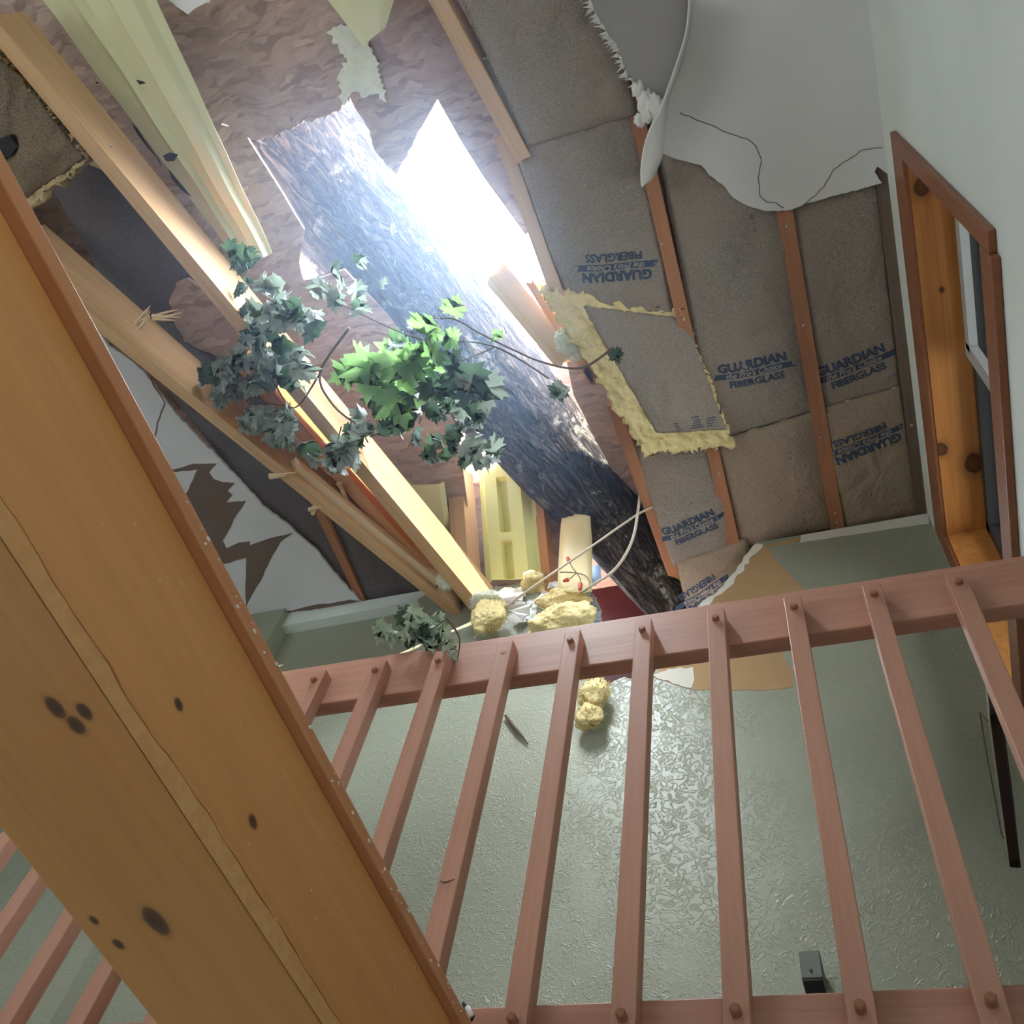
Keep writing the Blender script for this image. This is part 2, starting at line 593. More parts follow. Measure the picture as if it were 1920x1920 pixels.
# ------------------------------------------------------------------ the room
FZ = 0.0
tag(box('floor', (LX, NY, -0.15), (RX, YR + 0.06, 0), M['floor']), kind='structure')
tag(box('floor_loft', (LX, YR + 0.11, 0.66 + CZ), (RX + 0.1, YB, 0.74 + CZ), M['loft_floor']), kind='structure')
tag(box('wall_below', (LX, YR + 0.12, 0), (RX, YR + 0.2, 0.66 + CZ), M['wall_green']), kind='structure')

# right wall with its window, and an unseen opening added to light the beam
WY0, WY1, WZ0, WZ1 = 0.79, 2.13, 2.215 + CZ, 3.085 + CZ
bm = bmesh.new()
T = 0.17
TOPW = 3.80 + CZ
add_box(bm, (RX, NY, 0), (RX + T, -2.85, TOPW))
add_box(bm, (RX, -1.05, 0), (RX + T, WY0, TOPW))
add_box(bm, (RX, -2.85, 0), (RX + T, -1.05, 1.2))
add_box(bm, (RX, -2.85, 2.6), (RX + T, -1.05, TOPW))
add_box(bm, (RX, WY1, 0), (RX + T, 2.5, TOPW))
add_box(bm, (RX, WY0, 0), (RX + T, WY1, WZ0))
add_box(bm, (RX, WY0, WZ1), (RX + T, WY1, TOPW))
tag(bm_obj('wall_right', bm, M['wall_pale']), kind='structure')

# left wall, its unseen opening placed to light the ceiling, and closed front wall
bm = bmesh.new()
add_box(bm, (LX - 0.15, NY - 0.15, 0), (LX, -3.9, TOPW))
add_box(bm, (LX - 0.15, -0.95, 0), (LX, 2.5, TOPW))
add_box(bm, (LX - 0.15, -3.9, 0), (LX, -0.95, 0.5))
add_box(bm, (LX - 0.15, -3.9, 2.7), (LX, -0.95, TOPW))
tag(bm_obj('wall_left', bm, M['wall_pale']), kind='structure')
bm = bmesh.new()
add_box(bm, (LX, NY - 0.15, 0), (RX, NY, TOPW))
tag(bm_obj('wall_front', bm, M['wall_pale']), kind='structure')

# unseen slabs added outside the openings to block the high sky
tag(box('sky_blocker', (LX - 2.4, -4.8, 2.72), (LX - 0.16, 0.2, 2.80), M['osb']), kind='structure')
tag(box('sky_blocker.001', (RX + T + 0.01, -3.8, 2.62), (RX + 2.2, -0.2, 2.70), M['osb']), kind='structure')
tag(box('sky_blocker.002', (RX + T + 0.01, -0.2, 3.2 + CZ), (RX + 1.3, 3.0, 3.28 + CZ), M['osb']), kind='structure')

# loft back wall, its top broken open in the middle
p = lambda *a: at(*a, Y=YB)
edge = [(862, 1141), (905, 1120), (930, 1098), (1000, 1090), (1012, 1130), (1000, 1180), (1040, 1215), (1085, 1265), (1130, 1285), (1162, 1272), (1226, 1263), (1262, 1200), (1308, 1138), (1355, 1099), (1380, 1070), (1402, 1037), (1419, 1019)]
edge = jag(edge, 3.5, 9, rnd, closed=False)
topL, topR = Vector((LX, YB, HC + CZ)), Vector((RX, YB, HC + CZ))
mid = onY(edge, YB)
mid[0].z = HC + CZ
mid[-1].z = HC + CZ
outline = [Vector((LX, YB, 0.75 + CZ)), topL] + mid + [topR, Vector((RX, YB, 0.75 + CZ))]
wb = tag(slab('wall_back', outline, (0, 0.115, 0), M['wall_green']), kind='structure')
# torn paper on it
tp = [(1416, 1023), (1438, 1022), (1500, 1008), (1500, 1015), (1439, 1025), (1453, 1048), (1475, 1070), (1493, 1089), (1512, 1109), (1520, 1150), (1512, 1195), (1465, 1228), (1486, 1256), (1488, 1287), (1450, 1293), (1375, 1294), (1300, 1293), (1272, 1284), (1244, 1275), (1228, 1266), (1264, 1204), (1310, 1142), (1357, 1103), (1384, 1072), (1404, 1040)]
slab('torn_paper', onY(jag(tp, 1.2, 12, rnd), YB - 0.0015), (0, 0.0012, 0), M['brown_paper'], wb)['label'] = 'torn brown backing paper'
wp = [(1225, 1265), (1262, 1254), (1299, 1250), (1301, 1268), (1296, 1290), (1270, 1283), (1244, 1275)]
slab('torn_edge', onY(jag(wp, 2.5, 7, rnd), YB - 0.003), (0, 0.0012, 0), M['gypsum'], wb)
rim = [(1419, 1019), (1402, 1037), (1380, 1070), (1355, 1099), (1308, 1138), (1262, 1198)]
rim2 = [(1272, 1199), (1317, 1141), (1364, 1103), (1389, 1074), (1411, 1041), (1432, 1021)]
slab('torn_edge', onY(jag(rim, 2.5, 8, rnd, False) + jag(rim2, 3, 7, rnd, False), YB - 0.0035), (0, 0.0015, 0), M['gypsum'], wb)
tpx = [(1502, 1003), (1740, 963), (1742, 981), (1620, 999), (1500, 1017)]
slab('joint_tape', onY(jag(tpx, 0.5, 20, rnd), YB - 0.002), (0, 0.0015, 0), M['tape'], wb)['label'] = 'pale joint tape along the ceiling line'
# the part of the wall on the far left stands forward
xj = at(520, 1168, Y=YB - 0.085).x
bm = bmesh.new()
add_box(bm, (LX, YB - 0.085, 0.8 + CZ), (xj, YB, HC + CZ))
tag(bm_obj('wall_jog', bm, M['wall_green']), kind='structure')
hd = [(xj, 3.405), (xj, 3.5), (-1.62, 3.5), (-1.70, 3.43), (-1.9, 3.415)]
tag(slab('trim_1', [W(x, YB - 0.05, h) for x, h in hd], (0, 0.05, 0), M['wall_pale']), kind='structure')
# behind the broken wall: the dark red inside of the eave
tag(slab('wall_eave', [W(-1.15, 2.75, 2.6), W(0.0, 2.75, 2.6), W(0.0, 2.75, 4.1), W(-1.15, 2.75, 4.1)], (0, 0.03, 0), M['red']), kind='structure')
tag(box('wall_outer', (LX, 2.44, 0.7 + CZ), (-1.25, 2.47, 3.45 + CZ), M['osb']), kind='structure')
tag(box('wall_outer.001', (-0.32, 2.44, 0.7 + CZ), (RX, 2.47, 3.8 + CZ), M['osb']), kind='structure')
tag(box('wall_outer.002', (-1.25, 2.44, 0.7 + CZ), (-0.32, 2.47, 2.75 + CZ), M['osb']), kind='structure')
tag(box('roof_sheathing', (-1.15, 2.36, 4.02 + CZ), (0.0, 3.2, 4.034 + CZ), M['osb']), 'added deck panel that shades the dark red boards behind the trunk', 'roof sheathing')  # unseen panel, put in to shade the red boards
tag(box('roof_sheathing', (-1.0, 1.36, 4.26 + CZ), (0.0, 2.36, 4.274 + CZ), M['osb']), 'added deck panel that keeps sun and sky out above the lower trunk', 'roof sheathing')  # unseen panel, put in to block sun and sky over the trunk
tag(box('ceiling_eave', (-1.3, 2.44, 2.55 + CZ), (-0.2, 2.8, 2.6 + CZ), M['osb']), kind='structure')

# ------------------------------------------------------------------ ceiling: what is left of the drywall
R_edge = [(1297, -20), (1290, 60), (1272, 130), (1249, 190), (1244, 240), (1242, 288), (1264, 297), (1289, 303), (1315, 310), (1329, 328), (1355, 346), (1377, 372), (1402, 386), (1432, 395), (1475, 395), (1522, 379), (1570, 366), (1614, 354), (1654, 343), (1640, 322), (1645, 312)]
R_edge = jag(R_edge, 1.3, 8, rnd, False)
pts = lift(R_edge)
pts.append(Vector((RX, 0.93, HC + CZ)))
pts += [Vector((RX, NY, HC + CZ)), Vector((pts[0].x - 0.05, NY, HC + CZ))]
cr = tag(slab('ceiling', pts, (0, 0, 0.013), M['ceil']), kind='structure')


def crack(px, parent, r=0.0016, h=HC):
    q = [at(x, y, h=h - 0.0005) for x, y in jag(px, 1.6, 8, rnd, False)]
    tube('crack', q, r, M['crack'], parent, 4)


crack([(1275, 211), (1300, 222), (1350, 243), (1400, 260), (1418, 275), (1428, 300), (1422, 340), (1425, 368), (1437, 378), (1455, 380), (1470, 390)], cr)
crack([(1654, 277), (1620, 280), (1590, 300), (1562, 318), (1545, 350), (1530, 366), (1505, 385)], cr)
# the curled strip at its left edge hangs down
bm = bmesh.new()
fl = [((1297, 0), (1291, 0)), ((1290, 60), (1283, 62)), ((1272, 130), (1262, 136)), ((1250, 185), (1236, 205)), ((1246, 225), (1220, 240)), ((1243, 265), (1208, 275)), ((1241, 288), (1201, 312)), ((1226, 326), (1200, 335)), ((1215, 340), (1202, 350))]
ra = [[at(a[0], a[1], h=HC - 0.001) for a, b in fl], [at((a[0] + b[0]) / 2 - 2, (a[1] + b[1]) / 2, h=HC - 0.045) for a, b in fl], [at(b[0] + rnd.uniform(-2, 2), b[1], h=HC - 0.11) for a, b in fl]]
vv = [[bm.verts.new(q) for q in smooth_line(r, 4)] for r in ra]
for a, b in zip(vv, vv[1:]):
    for i in range(len(a) - 1):
        bm.faces.new((a[i], a[i + 1], b[i + 1], b[i]))
o = bm_obj('curled_edge', bm, M['white_paper'], cr, smooth=True)
s = o.modifiers.new('s', 'SOLIDIFY')
s.thickness = 0.006
o['label'] = 'torn white edge curling down'

# sheet piece further left that has dropped
fp = [(1095, -30), (1107, 0), (1125, 40), (1150, 75), (1163, 103), (1175, 135), (1200, 162), (1214, 176), (1228, 186), (1250, 186), (1275, 130), (1295, 60), (1302, -30)]
e1 = jag(fp[:9], 2.2, 6, rnd, False)
pts = [at(x, y, h=HC - 0.075 + 0.0006 * (x - 1107)) for x, y in e1 + fp[9:]]
df = slab('drywall_flap', pts, (0, 0, 0.012), M['grey_paper'])
tag(df, 'loose grey drywall flap with a fuzzy torn edge beside the large ceiling sheet', 'drywall')
bm = bmesh.new()
for i in range(150):
    t = rnd.random() * (len(e1) - 1)
    k = int(t)
    x = e1[k][0] + (e1[min(k + 1, len(e1) - 1)][0] - e1[k][0]) * (t - k)
    y = e1[k][1] + (e1[min(k + 1, len(e1) - 1)][1] - e1[k][1]) * (t - k)
    a = at(x, y, h=HC - 0.076 + 0.0006 * (x - 1107))
    b = a + Vector((rnd.uniform(-0.035, 0.005), rnd.uniform(-0.01, 0.02), rnd.uniform(-0.015, 0.004)))
    c = a + Vector((rnd.uniform(-0.004, 0.004), rnd.uniform(0.006, 0.014), 0))
    bm.faces.new([bm.verts.new(q) for q in (a, b, c)])
bm_obj('torn_paper_fringe', bm, M['white_paper'], df)

for k, (x, y, rr_) in enumerate([(1212, 190, 0.028), (1226, 200, 0.03), (1214, 212, 0.022), (1200, 225, 0.018), (1196, 168, 0.02)]):
    bm = bmesh.new()
    bmesh.ops.create_icosphere(bm, subdivisions=3, radius=1.0)
    c = at(x, y, h=HC - 0.02)
    for v in bm.verts:
        n = v.co.copy()
        v.co = c + Vector((n.x * rr_, n.y * rr_ * 1.4, n.z * rr_ * 0.6)) * (1 + 0.5 * mnoise.noise(n * 2.3 + Vector((k, 0, 0))) + 0.2 * mnoise.noise(n * 6))
    bm_obj('torn_gypsum', bm, M['white_paper'], df, smooth=True)
# left sheet, torn along its right side
L_edge = [(205, 650), (240, 672), (273, 702), (300, 738), (336, 782), (373, 822), (413, 862), (453, 906), (497, 953), (533, 979), (562, 1005), (592, 1030), (621, 1067), (650, 1099), (675, 1128), (690, 1141)]
pts = lift(jag(L_edge, 1.5, 8, rnd, False))
pts[-1].y = min(pts[-1].y, YB)
hz = HC + CZ
pts += [Vector((pts[-1].x, YB, hz)), Vector((LX, YB, hz)), Vector((LX, NY, hz)), Vector((-2.95, NY, hz)), Vector((-2.75, -0.5, hz))]
cl = tag(slab('ceiling.001', pts, (0, 0, 0.013), M['ceil']), kind='structure')
c7 = lambda q: [(x / 2.743, 700 + y / 2.743) for x, y in q]
t1 = c7([(700, 510), (885, 495), (1000, 465), (1115, 465), (1075, 510), (1100, 545), (1145, 560), (1210, 565), (1170, 605), (1195, 625), (1165, 665), (1265, 655), (1215, 730), (1165, 830), (1145, 860), (1165, 900), (1230, 870), (1285, 865), (1285, 885), (1420, 840), (1510, 820), (1440, 870), (1390, 960), (1340, 1070), (1290, 1150), (1265, 1200), (1262, 1100), (1265, 950), (1155, 980), (1000, 960), (930, 640), (960, 615), (1015, 495), (885, 508), (700, 530)])
slab('torn_paper', [at(x, y, h=HC - 0.0015) for x, y in jag(t1, 1.0, 9, rnd)], (0, 0, 0.0012), M['dark_paper'], cl)['label'] = 'dark brown paper where the white face tore off'
t2 = c7([(1200, 1262), (1300, 1250), (1430, 1235), (1600, 1195), (1720, 1180), (1800, 1165), (1850, 1172), (1885, 1205), (1800, 1196), (1700, 1205), (1550, 1222), (1310, 1262), (1200, 1272)])
slab('torn_paper', [at(x, y, h=HC - 0.0015) for x, y in jag(t2, 1.0, 9, rnd)], (0, 0, 0.0012), M['dark_paper'], cl)
crack(c7([(770, 20), (800, 80), (848, 150), (820, 230), (790, 335)]), cl, 0.003)
# ceiling over the photographer's head, behind the frame
tag(box('ceiling.002', (-3.0, NY, HC + CZ), (-0.3, -1.15, HC + CZ + 0.013), M['ceil']), kind='structure')

# ------------------------------------------------------------------ roof deck
hd = 3.76
osb_edge = [(395, 228), (415, 232), (450, 245), (480, 262), (520, 252), (560, 232), (600, 222), (640, 205), (655, 182), (690, 240), (703, 284), (722, 306), (745, 326), (790, 240), (820, 186), (866, 268), (905, 330), (945, 385), (985, 441), (1000, 428), (1015, 470), (1035, 530), (1046, 565), (1040, 590), (1055, 640), (1075, 740), (1120, 830), (1210, 1000), (1278, 1108)]
ragged = jag(osb_edge[:9], 5, 5, rnd, False) + jag(osb_edge[8:14], 2, 7, rnd, False)[1:] + osb_edge[14:]
hole = lift(ragged, hd)
back = hole[-1]
pts = hole + [Vector((back.x, 2.5, hd + CZ)), Vector((RX + 0.3, 2.5, hd + CZ)), Vector((RX + 0.3, NY - 0.3, hd + CZ)), Vector((-2.3, NY - 0.3, hd + CZ)), Vector((-2.3, hole[0].y - 0.3, hd + CZ))]
rs = slab('roof_sheathing', pts, (0, 0, 0.014), M['osb'])
tag(rs, 'grey brown strand board roof deck broken off jaggedly around the hole to the sky', 'roof sheathing')
lefth = lift([(395, 228), (455, 245), (522, 350), (570, 430), (560, 492), (568, 526), (598, 522), (645, 505), (725, 590), (790, 680), (830, 750), (856, 800), (905, 1130)], hd)
lefth[-1].y = 2.5
pts = lefth + [Vector((LX - 0.3, 2.5, hd + CZ)), Vector((LX - 0.3, NY - 0.3, hd + CZ)), Vector((-2.3, NY - 0.3, hd + CZ)), Vector((-2.3, hole[0].y - 0.3, hd + CZ))]
tag(slab('roof_sheathing', pts, (0, 0, 0.014), M['osb']), 'shaded roof deck over the left bays above the dark grey batts', 'roof sheathing')
# steep eave deck rising from the back wall, above the yellow baffle
ED = lambda x, y: W(x, y, 3.62 + (2.33 - y) * 1.1)
bm = bmesh.new()
ep = [(-2.35, 2.6), (-2.35, 1.30), (-1.6, 1.32), (-1.36, 1.42), (-1.24, 1.62), (-1.12, 1.80), (-1.0, 1.98), (-0.93, 2.15), (-0.95, 2.3), (-0.93, 2.6)]
add_slab(bm, [ED(*q) for q in ep], Vector((0, 0.01, 0.012)))
tag(bm_obj('roof_sheathing', bm, M['osb']), 'brown strand board rising steeply behind the yellow vent channel', 'roof sheathing')

# pale fluff hanging on the deck
fluff = [(612, 60), (640, 45), (665, 58), (690, 75), (706, 115), (715, 150), (726, 192), (704, 176), (682, 184), (662, 172), (640, 205), (634, 140), (650, 110)]
bm = bmesh.new()
add_slab(bm, [at(x, y, h=3.745) for x, y in jag(fluff, 5, 5, rnd)], Vector((0, 0, 0.012)))
tag(bm_obj('insulation_shred', bm, M['fibre_pale']), 'pale shred of insulation stuck to the strand board left of the sky hole', 'insulation')
wpx = [(308, -12), (330, 12), (352, 27), (372, 12), (392, 5), (396, -12)]
bm = bmesh.new()
add_slab(bm, [at(x, y, h=3.60) for x, y in jag(wpx, 3, 7, rnd)], Vector((0, 0, 0.012)))
tag(bm_obj('drywall_scrap', bm, M['white_paper']), 'small torn white drywall scrap between the yellow channel and the strand board', 'drywall')


# ------------------------------------------------------------------ joists, rafters, broken boards
def board(name, a, b, w, H, H2=None, material=None, label=None, cat='joist', group=None, parent=None, ragged0=0, ragged1=0, twist=0.0, seed=1, h_flat=False):
    """A board whose underside runs from a to b: w wide, H tall at a and H2 at b."""
    r = random.Random(seed)
    a, b = Vector(a), Vector(b)
    d = (b - a)
    L = d.length
    x = d.normalized()
    side = x.cross(Vector((0, 0, 1))).normalized()
    up = side.cross(x).normalized()
    if twist:
        q = Matrix.Rotation(twist, 3, x)
        side, up = q @ side, q @ up
    H2 = H2 or H
    bm = bmesh.new()
    ns = max(2, int(L / 0.08))
    nw = 6
    rings = []
    for i in range(ns + 1):
        t = i / ns
        h = H + (H2 - H) * t
        ring = []
        prof = [(-0.5 + k / nw, 0) for k in range(nw + 1)] + [(0.5, k / 3) for k in range(1, 4)] + [(0.5 - k / nw, 1) for k in range(1, nw + 1)] + [(-0.5, 1 - k / 3) for k in range(1, 3)]
        for (u, v) in prof:
            dx = 0
            if i == 0 and ragged0:
                dx = -r.uniform(0, ragged0)
            if i == ns and ragged1:
                dx = r.uniform(-0.2, 1) * ragged1
            ring.append(bm.verts.new((t * L + dx, u * w, v * h)))
        rings.append(ring)
    for p0, p1 in zip(rings, rings[1:]):
        for k in range(len(p0)):
            j = (k + 1) % len(p0)
            bm.faces.new((p0[k], p0[j], p1[j], p1[k]))
    for ring in (rings[0], rings[-1]):
        bm.faces.new(ring)
    Mx = Matrix(((x.x, side.x, up.x, a.x), (x.y, side.y, up.y, a.y), (x.z, side.z, up.z, a.z), (0, 0, 0, 1)))
    o = bm_obj(name, bm, material or M['joist'], parent, Mx)
    if label:
        tag(o, label, cat, group)
    return o


hj = 3.514
JW = 0.054


def screws(o, pts):
    for q in pts:
        bm = bmesh.new()
        bmesh.ops.create_uvsphere(bm, u_segments=8, v_segments=5, radius=0.006, matrix=Matrix.Translation(Vector(q)) @ Matrix.Scale(0.5, 4, (0, 0, 1)))
        bm_obj('screw', bm, M['metal'], o)


j0 = board('ceiling_joist', at(1640, 200, h=hj), at(1731, 966, h=hj), 0.045, 0.17, material=M['grey_joist'], label='weathered grey joist running along the right wall above the window', cat='joist')
screws(j0, [at(1709, 797, h=hj)])
j1 = board('ceiling_joist', at(1405, 0, h=hj), at(1571, 994, h=hj), JW, 0.17, label='reddish joist between the two columns of printed kraft batts, ending left of the window', cat='joist')
screws(j1, [at(1476, 424, h=hj), at(1507, 610, h=hj), at(1540, 820, h=hj), at(1566, 962, h=hj), at(1569, 980, h=hj)])
j2 = board('ceiling_joist', at(1150, 20, h=hj), at(1379, 1035, h=hj), JW * 0.9, 0.17, label='reddish joist running under the hanging drywall curl down to the torn wall corner', cat='joist')
screws(j2, [at(1241, 458, h=hj), at(1348, 888, h=hj)])
board('ceiling_joist', at(1150, 760, h=hj), at(1277, 1118, h=hj + 0.03), 0.05, 0.17, material=M['joist'], label='red joist at the right side of the trunk, leaning over the dark eave', cat='joist', ragged1=0.05)
board('broken_rafter', at(740, -150, h=3.50), at(981, 298, h=3.50), 0.055, 0.15, material=M['lumber'], label='bluish lit rafter coming from the top edge and ending beside the sky hole', cat='rafter', ragged1=0.01)
board('broken_rafter', at(939, 256, h=3.56), at(1052, 575, h=3.52), 0.05, 0.12, material=M['lumber'], label='short rafter piece with a rounded upper end right of the sky hole', cat='rafter', ragged1=0.06)
board('broken_rafter', at(955, 545, h=3.66), at(1050, 660, h=3.64), 0.11, 0.02, material=M['pale_lumber'], label='pale splintered board at the lower tip of the sky hole beside the trunk', cat='rafter', ragged0=0.12, ragged1=0.06, seed=5)
board('broken_rafter', at(1012, 560, h=3.60), at(1095, 690, h=3.60), 0.03, 0.03, material=M['orange_lumber'], label='thin orange splinter between the trunk and the frayed batt', cat='rafter', ragged0=0.1, ragged1=0.1, seed=6)
# left bays
j4 = board('ceiling_joist', at(560, 880, h=hj), at(682, 1136, h=hj), 0.040, 0.17, material=M['joist'], label='thin dark joist between the grey batts behind the torn left ceiling sheet', cat='joist')
# joists of the eave behind the trunk (they rise with the roof)
def eave_board(name, px_lo, px_hi, w, H, material, label):
    a = at(*px_lo, h=3.47)
    d = ray(*px_hi)
    kk = a.x / d.x
    b = EYE + d * kk
    return board(name, b, a, w, H, material=material, label=label, cat='rafter')


eave_board('eave_rafter', (866, 1085), (850, 875), 0.075, 0.16, M['lumber'], 'tan rafter standing left of the bright yellow vent channel')
eave_board('eave_rafter', (1026, 1105), (1003, 872), 0.040, 0.16, M['orange_lumber'], 'orange and grey rafter right of the bright yellow vent channel')

# the long split boards that slant down to the back wall
P1 = board('broken_rafter', at(-24, 40, h=3.30), at(902, 1152, h=3.30), 0.058, 0.185, material=M['lumber'], label='long doubled rafter slanting from the upper corner down to the back wall through the leaves', cat='rafter', ragged1=0.02)
screws(P1, [at(379, 527, h=3.298), at(207, 273, h=3.298)])
P1b = board('split_board', at(610, 796, h=3.36), at(905, 1148, h=3.33), 0.030, 0.10, material=M['pale_lumber'], label='pale split board lit by a streak of sun beside the long rafter', cat='rafter', ragged0=0.10, ragged1=0.05, seed=9)
P3 = board('broken_rafter', at(462, 696, h=3.40), at(790, 1064, h=3.38), 0.06, 0.13, material=M['orange_lumber'], label='orange middle board between the long rafter and the lower pale board', cat='rafter', ragged0=0.12, ragged1=0.08, seed=3)
P4 = board('broken_rafter', at(20, 478, h=3.22), at(846, 1143, h=3.34), 0.050, 0.26, 0.12, material=M['lumber'], label='lowest of the slanting boards, wide and jagged at its upper end', cat='rafter', ragged0=0.05, ragged1=0.04, seed=8)
P5 = board('split_board', at(572, 893, h=3.33), at(812, 1090, h=3.36), 0.050, 0.03, material=M['pale_lumber'], label='white freshly split face lying on the lowest slanting board', cat='rafter', ragged0=0.10, ragged1=0.05, seed=11)
# splinters
for i, (x0, y0, x1, y1, hh, lab) in enumerate([(258, 612, 281, 585, 3.27, 'short splinter sticking up from the lowest slanting board'), (288, 600, 330, 590, 3.27, 'pale ragged splinter over the lowest slanting board, near the strand board scrap'),
                                               (505, 893, 545, 885, 3.285, 'pale chip of wood at the middle of the lowest slanting board'), (636, 905, 652, 940, 3.37, 'fluffy wood splinter standing between two slanting boards'), (582, 960, 598, 950, 3.30, 'small pale chip at the top of the thin dark joist')]):
    bm = bmesh.new()
    a, b = at(x0, y0, h=hh), at(x1, y1, h=hh)
    n = (b - a).cross(Vector((0.2, 0.3, 1))).normalized() * 0.02
    for k in range(5):
        s0 = a + n * rnd.uniform(-0.8, 0.8)
        s1 = b + n * rnd.uniform(-1, 1) + (b - a) * rnd.uniform(-0.3, 0.3)
        add_tube(bm, [s0, (s0 + s1) / 2 + Vector((0, 0, rnd.uniform(-0.008, 0.008))), s1], [0.008, 0.006, 0.0012], 4)
    tag(bm_obj('wood_splinter', bm, M['pale_lumber']), lab, 'splinter')
# strand board scrap between the boards
sx = [(318, 560), (330, 530), (352, 522), (400, 560), (470, 640), (500, 720), (440, 690), (400, 665), (345, 640), (325, 600)]
tag(slab('strand_board_scrap', [at(x, y, h=3.55) for x, y in jag(sx, 3, 8, rnd)], (0, 0, 0.012), M['osb']), 'reddish scrap of strand board between the two slanting rafters on the left', 'board')


# ------------------------------------------------------------------ insulation batts
FONT_CACHE = {}


def text_mesh(body, size, offset, shear=0.0, width=1.0):
    key = (body, size, offset, shear, width)
    if key not in FONT_CACHE:
        c = bpy.data.curves.new('t', 'FONT')
        c.body = body
        c.size = size
        c.offset = offset
        c.shear = shear
        c.align_x = 'CENTER'
        c.resolution_u = 3
        o = bpy.data.objects.new('t', c)
        COL.objects.link(o)
        bpy.context.view_layer.update()
        me = bpy.data.meshes.new_from_object(o.evaluated_get(bpy.context.evaluated_depsgraph_get()))
        bpy.data.objects.remove(o)
        FONT_CACHE[key] = me
    return FONT_CACHE[key]


